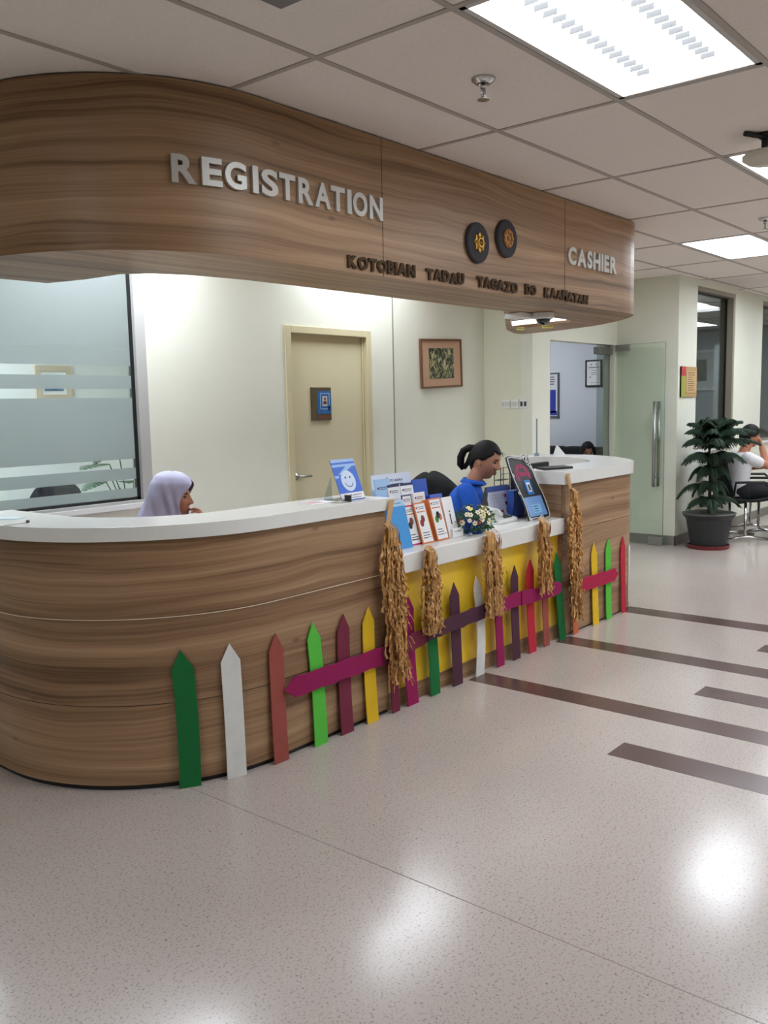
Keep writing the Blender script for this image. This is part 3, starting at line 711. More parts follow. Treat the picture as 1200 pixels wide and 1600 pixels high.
def rail(x0, z0, x1, z1, colour, label, wd=.085, left=False, right=False, out=.036, round_=False):
    a = Vector((x0, 0, z0)); b = Vector((x1, 0, z1)); d = (b - a); L = d.length; ang = math.atan2(d.z, d.x)
    pts = []
    n = 16
    def wob(x): return .0025 * math.sin(x * 37) + .0015 * math.sin(x * 91 + 1)
    xs = [(.06 if left else 0) + (L - (.06 if left else 0) - (.06 if right else 0)) * i / n for i in range(n + 1)]
    bot = [(x, -wd / 2 + wob(x)) for x in xs]; top = [(x, wd / 2 - wob(x + .4)) for x in xs]
    rt = []
    if right: rt = [(L, 0.0)] if not round_ else [(L - .035, -wd * .44), (L - .01, -wd * .28), (L, .004), (L - .01, wd * .3), (L - .035, wd * .45)]
    lt = [(0, 0.0)] if left else []
    poly = bot + rt + list(reversed(top)) + lt
    mb = MB().prism([(x, z) for x, z in poly], -.0025, .0025, axis='y')
    R = Matrix.Rotation(-ang, 4, 'Y')
    mb.v = [R @ v + Vector((x0, FRONT - out, z0)) for v in mb.v]
    return tag(build('fence_rail', mb, C_[colour]), label, 'fence rail', 'paper arrow rails across the pickets')
rail(2.566, .312, 3.30, .314, 'magenta', 'long magenta paper arrow pointing left across the bright green, maroon and yellow pickets', .09, left=True, out=.030)
rail(3.22, .300, 3.60, .352, 'maroon', 'maroon paper rail passing behind the longest straw tassel', .088, out=.036)
rail(3.57, .352, 4.215, .372, 'dark purple', 'dark purple paper rail between the second and third tassels', .082, out=.042)
rail(4.195, .362, 4.535, .372, 'magenta', 'short magenta paper rail starting behind the third tassel', .086, out=.036)
rail(4.50, .366, 4.985, .352, 'magenta', 'magenta paper arrow with rounded right tip under the fourth tassel', .084, right=True, out=.042, round_=True)
rail(5.14, .318, 5.812, .307, 'rail red', 'crimson paper arrow pointing right on the right counter', .09, right=True, out=.036)

# ================================================================ STRAW TASSELS
STRAW = mat('gold_crepe', (206, 158, 98), .42, spec=.5, var=.42, vscale=85, stretch=(1, 1, .10))  # dyed strand tones; their strong contrast also makes up for weak shading
def ribbon(mb, path, wd, tw0, crinkle):
    rows = []
    for i, p in enumerate(path):
        a = tw0 + crinkle * (1 if i % 2 else -1) * (.6 + .4 * math.sin(i * 1.3 + tw0 * 5)); d = Vector((math.cos(a), math.sin(a), .25 * math.sin(i * 2.3 + tw0))); k = wd * (.75 + .25 * math.sin(i * 2.1 + tw0))
        rows.append([p - d * k / 2, p + d * k / 2])
    mb.grid(rows)
def tassel(x, ztop, zbot, wtop, wmid, label, cord=None, tiers=1, n=110, seed=1, dx=0.0):
    rnd = random.Random(seed)
    t = thing('straw_tassel', label, 'tassel', (x, 2.70, ztop), 0, 'straw tassels hanging from the counter edge')
    mb = MB(); H = ztop - zbot
    for q in range(n):
        if tiers == 2 and q % 2: z0 = ztop - H * rnd.uniform(.30, .46); z1 = zbot + H * abs(rnd.gauss(0, .07))
        elif tiers == 2: z0 = ztop - rnd.uniform(0, .02); z1 = ztop - H * rnd.uniform(.40, .62)
        else: z0 = ztop - rnd.uniform(0, .02); z1 = zbot + H * abs(rnd.gauss(0, .10))
        u = rnd.uniform(-1, 1); v = rnd.uniform(0, 1); m = max(8, int((z0 - z1) / .017)); path = []; ph = rnd.uniform(0, 6.28); sp = rnd.uniform(.7, 1.12); lo = tiers == 2 and q % 2
        for i in range(m):
            f = i / (m - 1); z = z0 + (z1 - z0) * f; g = (ztop - z) / H
            half = (wtop + (wmid - wtop) * min(1, g * 2.4)) / 2
            if tiers == 2: half = (wtop + (wmid - wtop) * min(1, f * 2.0)) / 2 * (.82 if lo else 1.0)
            spread = half * sp * (.6 + .4 * min(1, f * 4))
            px = x + dx * g + u * spread + .007 * math.sin(f * 9 + ph) + rnd.uniform(-.005, .005)
            layer = .004 + .060 * v * min(1, f * 2.5 + .2)
            py = 2.722 - layer * (1 - .45 * u * u) - (.012 if lo is False and tiers == 2 and f > .3 else 0) + rnd.uniform(-.005, .005)
            if f > .75: px += u * .05 * (f - .75) ** 1.0 * rnd.uniform(.5, 1); py -= .02 * (f - .75)
            path.append(Vector((px, min(py, 2.7195), z + rnd.uniform(-.004, .004))))
        ribbon(mb, path, rnd.uniform(.011, .019), rnd.uniform(-.9, .9), rnd.uniform(.5, 1.1))
    for q in range(int(n * .16)):                               # curled ends sticking out
        z = rnd.uniform(zbot, ztop - H * .3); u = rnd.choice((-1, 1)); x0 = x + u * wmid * .36 + dx * (ztop - z) / H; y0 = 2.70 - rnd.uniform(0, .03)
        path = [Vector((x0 + u * .010 * i + rnd.uniform(-.003, .003), y0 - .004 * i, z + .008 * i - .007 * i * i)) for i in range(4)]
        ribbon(mb, path, .010, rnd.uniform(-1, 1), .8)
    o = build('strands', mb, STRAW, t); o['kind'] = 'stuff'
    # bound head of the tassel
    hb = MB(); nh = 22
    for q in range(nh):
        u = -1 + 2 * q / (nh - 1) + rnd.uniform(-.06, .06); px = x + u * wtop / 2; hh = rnd.uniform(-.010, .008); yo = rnd.uniform(0, .016)
        ribbon(hb, [Vector((px + rnd.uniform(-.004, .004), 2.708 - yo - .024 * (1 - u * u * .6), ztop - .085 + hh)), Vector((px, 2.704 - yo - .026 * (1 - u * u * .6), ztop - .045)), Vector((px + (x - px) * .06, 2.706 - yo - .022 * (1 - u * u * .5), ztop - .008 + hh)), Vector((px + (x - px) * .18, 2.714 - yo * .6, ztop + .012 + hh)), Vector((px + (x - px) * .22, 2.728, ztop + .014 + hh * .5))], rnd.uniform(.008, .013), u + rnd.uniform(-.3, .3), .55)
    build('tied_head', hb, STRAW, t)
    if cord:
        cb = MB(); x0, z0 = cord
        rows = [[Vector((x0 + (x - x0) * f - .020 * (1 - .25 * f), 2.733 - .010 * f, z0 + (ztop - z0) * f)), Vector((x0 + (x - x0) * f, 2.729 - .012 * f, z0 + (ztop - z0) * f)), Vector((x0 + (x - x0) * f + .020 * (1 - .25 * f), 2.733 - .010 * f, z0 + (ztop - z0) * f))] for f in (0, .25, .5, .75, 1.02)]
        cb.grid(rows); build('cord', cb, mat('paper_cord', (198, 158, 108), .7), t, solid=.004)
    return t
tassel(3.268, .945, .165, .075, .155, 'longest straw tassel, hanging by a flat cord beside the blue leaflet box', (3.315, 1.07), 2, 130, 1, .045)
tassel(3.580, .792, .345, .062, .118, 'small narrow straw tassel below the brochures, second from the left', None, 1, 52, 2)
tassel(4.150, .798, .320, .125, .158, 'wide straw tassel below the flower basket, third from the left', None, 1, 84, 3, .01)
tassel(4.725, .805, .355, .090, .125, 'straw tassel below the black chalk sign, fourth from the left', None, 1, 64, 4, .01)
tassel(5.098, .955, .10, .045, .150, 'long straw tassel hanging from the left corner of the cashier worktop', (5.078, 1.07), 2, 120, 5, .03)

# ================================================================ ON THE COUNTERS
PIC_BLUE = mat('print_blue', (34, 98, 206), .35); PALE_BLUE = mat('print_pale_blue', (150, 190, 236), .4); NAVY = mat('print_navy', (32, 34, 92), .4); ORANGE = mat('print_orange', (214, 118, 58), .4)
PINK = mat('print_pink', (206, 44, 104), .4); INK = mat('ink', (40, 40, 52), .6); REDP = mat('print_red', (178, 52, 48), .5); SKYB = mat('print_sky', (104, 168, 226), .4)
def lean_M(x, y, z, lean, h, yaw=0.0):
    """card frame: x along its foot, y up its slope, z towards the visitors"""
    up_ = Vector((-math.sin(yaw) * lean, math.cos(yaw) * lean, math.sqrt(max(1e-6, h * h - lean * lean))))
    return frame_M((x, y, z), (math.cos(yaw), math.sin(yaw), 0), up_)
def panel(mb, M, x0, y0, x1, y1, z0, z1): mb.box((x0, y0, z0), (x1, y1, z1), M)
def lines(mb, M, x0, y, w_, n, gap, h, z, rnd):
    for i in range(n): mb.box((x0, y - i * gap - h, z), (x0 + w_ * rnd.uniform(.6, 1), y - i * gap, z + .0004), M)
# smiley stand
M = lean_M(3.075, 2.835, 1.0785, .072, .205, .06)
t = thing('sign_stand', 'blue smiley face card stand at the right end of the tall left worktop', 'sign stand', (3.165, 2.86, 1.078))
mb = MB(); panel(mb, M, 0, 0, .175, .205, -.003, 0); build('card', mb, PIC_BLUE, t)
mb = MB(); panel(mb, M, .0, .168, .175, .18, 0, .0006); panel(mb, M, 0, .19, .175, .205, 0, .0006)
mb.add([M @ Vector(p) for p in ((.03, .13, .0005), (.06, .13, .0005), (.15, .168, .0005), (.10, .168, .0005))], [(0, 1, 2, 3)]); mb.add([M @ Vector(p) for p in ((.0, .11, .0005), (.03, .115, .0005), (.03, .125, .0005), (.0, .125, .0005))], [(0, 1, 2, 3)])
build('light_pattern', mb, PALE_BLUE, t)
mb = MB(); mb.lathe([(0, .0008), (.052, .0008), (.052, 0)], (0, 0, 0), 36, M @ Matrix.Translation((.09, .096, 0))); build('face', mb, mat('print_face', (206, 222, 244), .4), t)
mb = MB()
for ex in (-.017, .017): mb.lathe([(0, .0014), (.0055, .0014), (.0055, .0008)], (0, 0, 0), 12, M @ Matrix.Translation((.09 + ex, .113, 0)))
arc = [(.09 + .034 * math.cos(a), .098 + .034 * math.sin(a)) for a in [PI + PI * .12 + i * (PI * .76) / 16 for i in range(17)]]
mb.grid([[M @ Vector((x, y, .0014)) for x, y in arc], [M @ Vector((.09 + (x - .09) * .88, .098 + (y - .098) * .88, .0014)) for x, y in arc]])
build('smile', mb, NAVY, t)
mb = MB(); panel(mb, M, 0, .004, .175, .036, 0, .0008); build('name_band', mb, WPAPER, t)
mb = MB(); text_to(mb, 'KPJ SABAH', M @ Matrix.Translation((.055, .018, .0012)), .010, .10, .0004); panel(mb, M, .055, .010, .15, .0125, .0008, .0014); build('writing', mb, NAVY, t)
mb = MB(); mb.lathe([(.006, .0012), (.010, .0012)], (0, 0, 0), 18, M @ Matrix.Translation((.032, .020, 0))); build('logo_ring', mb, REDP, t)
mb = MB(); mb.add([Vector(p) for p in ((3.07, 2.90, 1.0785), (3.07, 2.955, 1.0785), (3.07, 2.905, 1.19), (3.075, 2.90, 1.0785), (3.075, 2.955, 1.0785), (3.075, 2.905, 1.19))], [(0, 1, 2), (3, 5, 4), (0, 3, 4, 1), (1, 4, 5, 2), (2, 5, 3, 0)])
mb.box((3.078, 2.838, 1.0783), (3.245, 2.96, 1.080)); build('acrylic_foot', mb, glass('acrylic', (232, 240, 244), 1.0), t)
tag(build('name_plate', MB().box((3.085, 2.80, 1.0775), (3.10, 2.83, 1.108)), BLACK), 'tiny black clip standing at the foot of the smiley stand', 'clip')
# papers lying on the left worktop
M = frame_M((2.90, 2.86, 1.0778), (1, -.05, 0), (.05, 1, 0)); mb = MB().box((0, 0, 0), (.16, .10, .0012), M)
o = tag(build('leaflet', mb, WPAPER), 'printed leaflet lying flat left of the smiley stand', 'leaflet'); rnd = random.Random(3)
mb = MB(); lines(mb, M, .01, .09, .12, 5, .014, .005, .0012, rnd); build('writing', mb, REDP, o)
M = frame_M((3.015, 2.80, 1.0792), (1, .08, 0), (-.08, 1, 0)); mb = MB().box((0, 0, 0), (.10, .055, .001), M)
o = tag(build('leaflet', mb, mat('beige_paper', (214, 202, 184), .6)), 'small beige card lying in front of the smiley stand', 'leaflet')
mb = MB(); lines(mb, M, .008, .048, .07, 3, .014, .004, .001, rnd); build('writing', mb, INK, o)
t = thing('pen', 'white pen with black end lying on the left end of the curved worktop', 'pen', (1.79, 3.43, 1.083))
a, b = Vector((1.722, 3.412, 1.082)), Vector((1.850, 3.462, 1.082))
build('barrel', MB().tube([a, a + (b - a) * .86], [.0035, .0048], 10), WHITE, t, smooth=True)
build('cap', MB().tube([a + (b - a) * .86, b], [.0055, .0055], 10), BLACK, t, smooth=True)
M = frame_M((1.80, 3.70, 1.0778), (.5, -.86, 0), (.86, .5, 0)); o = tag(build('paper_form', MB().box((0, 0, 0), (.12, .085, .0012), M), mat('bluish_paper', (190, 208, 214), .6)), 'bluish paper form at the left edge of the curved worktop', 'paper')

# the brochure display ------------------------------------------------------
t = thing('brochure_rack', 'white stepped brochure rack with a header board on the low worktop', 'brochure rack', (3.80, 2.98, .786))
mb = MB(); mb.prism([(2.928, .787), (3.135, .787), (3.135, 1.0), (3.115, 1.0), (3.085, .93), (2.990, .93), (2.985, .86), (2.928, .86)], 3.66, 4.08, axis='x'); build('stepped_base', mb, WHITE, t)
M = lean_M(3.625, 3.119, 1.0008, .012, .15); mb = MB(); panel(mb, M, 0, 0, .34, .148, -.003, 0); build('header_board', mb, mat('header_card', (224, 230, 242), .45), t)
mb = MB(); text_to(mb, 'KPJ SABAH', M @ Matrix.Translation((.145, .098, .0006)), .018, .12, .0006, .01); build('header_writing', mb, NAVY, t)
mb = MB(); panel(mb, M, .145, .086, .27, .090, 0, .0008); panel(mb, M, .145, .078, .24, .0815, 0, .0008)
mb.prism([(.128 + .012 * math.cos(a), .108 + .022 * math.sin(a)) for a in [-1.3 + i * .26 for i in range(11)]] + [(.126 + .004 * math.cos(a), .108 + .020 * math.sin(a)) for a in [1.3 - i * .26 for i in range(11)]], 0, .0008, M=M)
build('header_logo', mb, INK, t)
rnd = random.Random(11)
def leaflet(name, x0, x1, y, z, h, lean, label, face, edge=None, thick=.004, yaw=0.0, cat='leaflet', content=None, group='brochures in the rack on the low worktop'):
    M = lean_M(x0, y, z, lean, h, yaw); w_ = x1 - x0
    mb = MB(); panel(mb, M, 0, 0, w_, h, -thick, 0); o = tag(build(name, mb, edge or face), label, cat, group)
    if edge:
        b = min(.008, w_ * .08); mb = MB(); panel(mb, M, b, b, w_ - b, h - b, 0, .0006); build('white_face', mb, face, o)
    if content: content(o, M, w_, h)
    return o
def c_box(o, M, w_, h):
    mb = MB(); panel(mb, M, .0, h - .03, w_, h, 0, .0008); build('pale_top', mb, mat('print_light_cyan', (176, 212, 238), .4), o)
    mb = MB(); text_to(mb, 'KPJ SABAH', M @ Matrix.Translation((.03, h - .02, .0012)), .009, w_ * .6, .0004); build('writing', mb, NAVY, o)
def header(o, M, w_, h, y=None):
    y = h - .03 if y is None else y
    mb = MB(); text_to(mb, 'KPJ SABAH', M @ Matrix.Translation((w_ * .28, y, .001)), .008, w_ * .55, .0004); panel(mb, M, w_ * .28, y - .006, w_ * .8, y - .0035, 0, .001); build('writing', mb, NAVY, o)
    mb = MB().lathe([(.003, .001), (.0062, .001)], (0, 0, 0), 14, M @ Matrix.Translation((w_ * .17, y + .002, 0))); build('logo_ring', mb, REDP, o)
def c_pic(rgbs, name):
    def f(o, M, w_, h):
        header(o, M, w_, h); r = random.Random(len(name))
        for i, rgb in enumerate(rgbs):
            mb = MB(); mb.lathe([(0, .0012), (.016, .0012)], (0, 0, 0), 14, M @ Matrix.Translation((w_ * (.42 + .16 * (i - .5)), h * (.50 + .05 * ((i * 2) % 3)), 0)) @ Matrix.Diagonal((1, 1.25, 1, 1)))
            build('picture', mb, mat('print_%d_%d_%d' % rgb, rgb, .5), o)
        mb = MB(); lines(mb, M, w_ * .2, h * .27, w_ * .6, 3, .014, .004, .0008, r); panel(mb, M, w_ * .12, h * .14, w_ * .88, h * .15, 0, .001); build('small_print', mb, INK, o)
        mb = MB(); panel(mb, M, w_ * .12, h * .76, w_ * .85, h * .785, 0, .001); build('title_band', mb, ORANGE, o)
    return f
leaflet('leaflet_box', 3.476, 3.622, 2.842, .787, .252, .058, 'sky blue box of leaflets at the left end of the brochure rack', mat('print_cyan_blue', (58, 150, 218), .45, var=.08, vscale=200), None, .035, .03, 'leaflet box', c_box)
leaflet('brochure', 3.632, 3.735, 2.868, .787, .215, .060, 'pink-bordered brochure in front beside the sky blue box', WPAPER, PINK, .008, 0, 'brochure', c_pic([(70, 62, 70), (140, 90, 80)], 'a'))
leaflet('brochure', 3.712, 3.815, 2.848, .787, .225, .066, 'orange-bordered brochure with a red picture, left of the thick orange one', WPAPER, ORANGE, .006, .02, 'brochure', c_pic([(178, 60, 54), (160, 70, 60)], 'ab'))
leaflet('brochure', 3.845, 3.955, 2.850, .787, .235, .064, 'thick orange brochure box with a green and black picture', WPAPER, ORANGE, .045, .03, 'brochure', c_pic([(96, 168, 60), (36, 38, 44), (226, 150, 130)], 'abc'))
def c_white(o, M, w_, h):
    mb = MB(); panel(mb, M, w_ * .45, h * .32, w_ * .55, h * .58, 0, .001); mb.lathe([(0, .001), (.006, .001)], (0, 0, 0), 10, M @ Matrix.Translation((w_ * .5, h * .64, 0))); build('figure', mb, INK, o)
leaflet('leaflet_holder', 3.972, 4.070, 2.862, .787, .228, .055, 'plain white leaflet holder at the right end of the brochure rack', WPAPER, None, .03, .04, 'leaflet holder', c_white)
mb = MB(); mb.box((3.985, 2.85, .787), (4.085, 2.868, .835)); o = tag(build('card_box', mb, WPAPER, bevel=.002), 'short white card box in front of the white leaflet holder', 'box')
mb = MB(); text_to(mb, 'KPJ SABAH', frame_M((4.0, 2.8495, .816), (1, 0, 0), (0, 0, 1)), .007, .06, .0006); build('writing', mb, INK, o)
def c_navy(o, M, w_, h):
    mb = MB(); panel(mb, M, .0, h - .014, w_, h, 0, .0012); build('navy_top', mb, NAVY, o); header(o, M, w_, h, h - .04)
leaflet('leaflet', 3.668, 3.768, 3.02, .931, .169, .035, 'navy-topped white leaflet in the upper row, left of its twin', WPAPER, None, .004, 0, 'leaflet', c_navy)
leaflet('leaflet', 3.778, 3.886, 3.02, .931, .169, .035, 'navy-topped white leaflet in the upper row, right of its twin', WPAPER, None, .004, 0, 'leaflet', c_navy)
leaflet('leaflet', 3.700, 3.782, 2.95, .861, .184, .033, 'navy-edged white leaflet in the middle row behind the orange brochures', WPAPER, NAVY, .004, 0, 'leaflet', lambda o, M, w_, h: header(o, M, w_, h))
leaflet('leaflet', 3.800, 3.910, 2.952, .861, .187, .030, 'white leaflet box in the middle row behind the thick orange brochure', WPAPER, None, .02, .05, 'leaflet', lambda o, M, w_, h: header(o, M, w_, h))
def c_pale(o, M, w_, h):
    header(o, M, w_, h, h - .05); mb = MB(); panel(mb, M, w_ * .1, 0, w_ * .95, h * .22, 0, .001); build('picture', mb, DGREY, o)
leaflet('leaflet', 3.575, 3.70, 3.03, .931, .204, .035, 'pale blue leaflet at the left end of the header board', mat('print_ice_blue', (168, 206, 240), .45), None, .004, 0, 'leaflet', c_pale)
BLA = mat('blue_acrylic', (62, 98, 190), .2, coat=.5)
leaflet('leaflet_holder', 3.895, 4.02, 3.03, .931, .179, .03, 'blue acrylic leaflet holder behind the rack, upper of two', BLA, None, .01, 0, 'leaflet holder')
leaflet('leaflet_holder', 4.0, 4.115, 3.0, .931, .088, .02, 'blue acrylic leaflet holder behind the white holder, lower of two', BLA, None, .02, 0, 'leaflet holder')

# flower basket -------------------------------------------------------------
fx, fy = 4.205, 2.865
t = thing('flower_basket', 'small blue pot of artificial white and red flowers on the low worktop', 'flowers', (fx, fy, .786))
build('pot', MB().lathe([(0, .787), (.055, .787), (.075, .86), (.078, .865), (.070, .865), (0, .85)], (fx, fy, 0), 24), mat('blue_pot', (30, 70, 160), .35), t, smooth=True)
rnd = random.Random(5); fb = MB()
for i in range(640):
    a = rnd.uniform(0, 2 * PI); e = rnd.uniform(-.75, 1.4); rr = rnd.uniform(.5, 1.0)
    d = Vector((math.cos(a) * math.cos(e), math.sin(a) * math.cos(e), math.sin(e)))
    p = Vector((fx + d.x * .150 * rr, fy + d.y * .108 * rr, .852 + d.z * (.086 if d.z > 0 else .095) * rr))
    if p.z < .818: p.z = .818
    if p.y > 2.935 : p.y = 2.935
    d2 = (d + Vector((rnd.uniform(-.6, .6), rnd.uniform(-.6, .6), rnd.uniform(-.4, .4)))).normalized(); s_ = d2.orthogonal().normalized(); l = rnd.uniform(.018, .034); wl_ = rnd.uniform(.004, .008)
    fb.add([p, p + d2 * l * .5 + s_ * wl_, p + d2 * l, p + d2 * l * .5 - s_ * wl_], [(0, 1, 2, 3)])
for i in range(60):
    a = rnd.uniform(0, 2 * PI); r = rnd.uniform(.02, .12); fb.tube([(fx + .03 * math.cos(a), fy + .03 * math.sin(a), .85), (fx + r * math.cos(a), fy + .75 * r * math.sin(a), .86 + rnd.uniform(-.03, .07))], .0014, 4)
o = build('foliage', fb, mat('leaf_green', (58, 98, 46), .6, var=.35, vscale=60), t); o['kind'] = 'stuff'
PET_W = mat('petal_white', (236, 232, 214), .6); PET_Y = mat('petal_cream', (226, 214, 140), .6); PET_R = mat('petal_red', (126, 34, 40), .6); CENT = mat('flower_centre', (206, 168, 50), .6)
def flower(p, d, r, m, n=6):
    z = d.normalized(); x = z.orthogonal().normalized(); y = z.cross(x); mb = MB()
    for q in range(n):
        a = 2 * PI * q / n; u = x * math.cos(a) + y * math.sin(a); v = x * -math.sin(a) + y * math.cos(a)
        mb.add([p, p + u * r * .6 + v * r * .36 + z * r * .18, p + u * r + z * r * .10, p + u * r * .6 - v * r * .36 + z * r * .18], [(0, 1, 2, 3)])
    o = build('flower', mb, m, t); build('flower_centre', MB().ball(p + z * r * .12, r * .22, 8, 5), CENT, o)
for i in range(44):
    a = rnd.uniform(PI, 2 * PI) if i < 30 else rnd.uniform(0, 2 * PI); e = rnd.uniform(.0, 1.3)
    d = Vector((math.cos(a) * math.cos(e), math.sin(a) * math.cos(e), math.sin(e)))
    p = Vector((fx + d.x * .152, fy + d.y * .110, .856 + d.z * .090)); p.y = min(p.y, 2.94)
    flower(p, d, rnd.uniform(.014, .021), (PET_W, PET_W, PET_Y, PET_R, PET_W)[i % 5] if d.z > .35 or i % 3 else PET_W)
tag(build('glass_pebble', MB().ball((4.085, 2.80, .7965), (.012, .012, .010), 14, 8), mat('grey_stone', (150, 152, 150), .2), smooth=True), 'small shiny round pebble at the left foot of the flower basket', 'pebble')

# desk calendar, telephone, tray, blue file --------------------------------
t = thing('desk_calendar', 'white and blue desk calendar standing behind the flower basket', 'calendar', (4.81, 3.10, .786))
M = lean_M(4.70, 3.065, .80, .05, .205, -.05); mb = MB(); panel(mb, M, 0, 0, .26, .20, -.002, 0); build('page', mb, mat('calendar_page', (218, 222, 240), .5), t)
mb = MB(); panel(mb, M, 0, .165, .26, .20, 0, .0008); build('blue_band', mb, mat('calendar_blue', (74, 104, 190), .5), t)
mb = MB()
for i in range(6): panel(mb, M, .03, .02 + i * .025, .24, .0208 + i * .025, 0, .001)
for i in range(8): panel(mb, M, .03 + i * .03, .02, .0308 + i * .03, .145, 0, .001)
build('grid_lines', mb, mat('calendar_grey', (150, 152, 170), .5), t)
mb = MB()
for cx_, cy_ in ((5, 4), (6, 3), (5, 2), (3, 0)): panel(mb, M, .032 + cx_ * .03, .022 + cy_ * .025, .058 + cx_ * .03, .043 + cy_ * .025, 0, .0012)
build('marked_days', mb, mat('calendar_red', (190, 70, 100), .5), t)
mb = MB().prism([(3.065, .7865), (3.16, .7865), (3.112, .995)], 4.70, 4.955, axis='x'); build('stand', mb, DGREY, t)
t = thing('telephone', 'white desk telephone in front of the calendar, right of the flowers', 'telephone', (4.735, 2.99, .786))
mb = MB(); mb.prism([(2.92, .7865), (3.055, .7865), (3.055, .84), (2.92, .81)], 4.57, 4.78, axis='x'); build('body', mb, mat('phone_white', (222, 222, 220), .4), t, bevel=.006)
mb = MB().tube([(4.595, 2.93, .835), (4.595, 2.95, .862), (4.595, 3.03, .875), (4.595, 3.05, .862)], [.022, .018, .018, .022], 12); build('handset', mb, mat('phone_grey', (196, 198, 198), .4), t, smooth=True)
mb = MB()
for i in range(3):
    for j in range(4): mb.box((4.66 + i * .03, 2.935 + j * .025, .818 + j * .0055), (4.68 + i * .03, 2.951 + j * .025, .825 + j * .0055))
build('keys', mb, DGREY, t)
t = thing('wire_tray', 'black wire letter tray behind the chalk sign', 'letter tray', (5.0, 3.17, .786))
mb = MB()
for z in (.80, .87, .95, 1.02):
    for a_, b_ in (((4.93, 3.14), (5.04, 3.14)), ((5.04, 3.14), (5.04, 3.19)), ((5.04, 3.19), (4.93, 3.19)), ((4.93, 3.19), (4.93, 3.14))): mb.tube([(a_[0], a_[1], z), (b_[0], b_[1], z)], .0022, 6)
    for q in range(5): mb.tube([(4.93 + .0275 * q, 3.14, z), (4.93 + .0275 * q, 3.19, z)], .0015, 5)
for x in (4.93, 5.04):
    for y in (3.14, 3.19): mb.tube([(x, y, .787), (x, y, 1.10)], .003, 6)
mb.tube([(4.93, 3.14, 1.10), (5.04, 3.14, 1.10)], .0022, 6); mb.tube([(4.93, 3.14, 1.06), (5.04, 3.14, 1.06)], .0022, 6)
build('wire_frame', mb, BLACK, t)
tag(build('file_box', MB().box((4.865, 3.0, .787), (5.00, 3.05, .965)), mat('file_blue', (46, 86, 176), .4), bevel=.003), 'blue file box standing behind the left edge of the chalk sign', 'file box')

# chalk sign ----------------------------------------------------------------
t = thing('chalk_sign', 'black framed notice with white scroll border leaning on the right end of the low worktop', 'sign stand', (4.92, 2.88, .786))
M = lean_M(4.775, 2.835, .792, .175, .43, -.03); bw, bh = .255, .425
def wavy(n, inset=0.0):
    pts = []
    for i in range(n): f = i / n; pts.append((inset + f * (bw - 2 * inset), inset * .6 + .006 * math.sin(f * 2 * PI)))
    for i in range(n): f = i / n; pts.append((bw - inset + .014 * math.sin(f * 2 * PI) * (1 if f < .5 else .6), inset + f * (bh - 2 * inset)))
    for i in range(n): f = i / n; pts.append((bw - inset - f * (bw - 2 * inset), bh - inset + .008 * math.sin(f * 3 * PI)))
    for i in range(n): f = i / n; pts.append((inset - .010 * math.sin(f * 2 * PI), bh - inset - f * (bh - 2 * inset)))
    return pts
mb = MB().prism(wavy(14), -.006, 0, M=M); build('board', mb, mat('chalkboard', (34, 36, 40), .5), t)
mb = MB(); ring = wavy(14, .009); mb.tube([M @ Vector((x, y, .003)) for x, y in ring + ring[:1]], .0026, 6)
for (x, y, r) in ((.15, .413, .012), (.178, .418, .014), (.195, .402, .016), (.214, .390, .013), (.208, .372, .013), (.226, .356, .014), (.232, .338, .013), (.246, .318, .011), (.226, .42, .011), (.004, .30, .009), (.002, .185, .008), (.020, .008, .009), (.135, .006, .010), (.156, .012, .010)):
    mb.tube([M @ Vector((x + r * math.cos(a), y + r * math.sin(a), .004)) for a in [i * .55 for i in range(12)]], .0026, 6)
build('scroll_border', mb, mat('border_white', (226, 226, 226), .4), t)
PK = mat('chalk_pink', (176, 36, 92), .6)
mb = MB()
def radial(r0, r1, a, w_):                                        # the pink writing is spiky strokes in an arch over a short line
    MM = M @ Matrix.Translation((.118, .295, 0)) @ Matrix.Rotation(a, 4, 'Z'); mb.box((r0, -w_ / 2, 0), (r1, w_ / 2, .0008), MM)
rp = random.Random(12)
for i in range(21):
    a = PI * 1.12 - (PI * 1.22) * i / 20
    radial(.050 + rp.uniform(-.004, .004), .082 + rp.uniform(-.006, .003), a, .006); radial(.056 + rp.choice((0, .016)), .064 + rp.choice((0, .014)), a + .06, .012)
for i in range(9):
    x_ = .078 + i * .0095; panel(mb, M, x_, .290, x_ + .006, .318 + rp.uniform(-.004, .003), 0, .0008)
panel(mb, M, .078, .298, .162, .303, 0, .0008); panel(mb, M, .078, .311, .160, .315, 0, .0008)
build('pink_writing', mb, PK, t)
mb = MB(); panel(mb, M, .095, .165, .165, .262, 0, .003); build('blue_card', mb, mat('card_blue', (24, 110, 190), .35), t)
mb = MB(); panel(mb, M, .112, .182, .148, .245, .003, .004); build('card_picture', mb, WPAPER, t)
mb = MB(); panel(mb, M, .120, .190, .140, .232, .004, .005); build('card_print', mb, DGREY, t)
mb = MB(); panel(mb, M, .028, .022, .228, .150, 0, .003); build('pale_blue_panel', mb, mat('note_blue', (112, 152, 206), .3), t)
mb = MB(); panel(mb, M, .078, .040, .180, .098, .003, .004); build('cyan_note', mb, mat('note_cyan', (128, 186, 224), .3), t)
mb = MB(); rnd = random.Random(9); lines(mb, M, .095, .086, .065, 3, .016, .004, .004, rnd); build('note_writing', mb, INK, t)
mb = MB(); mb.tube([(4.82, 2.945, 1.0), (4.82, 2.985, .7885)], .004, 6); mb.tube([(4.99, 2.94, 1.0), (4.99, 2.985, .7885)], .004, 6); mb.tube([(4.82, 2.985, .795), (4.99, 2.985, .795)], .003, 6); build('easel_legs', mb, BLACK, t)

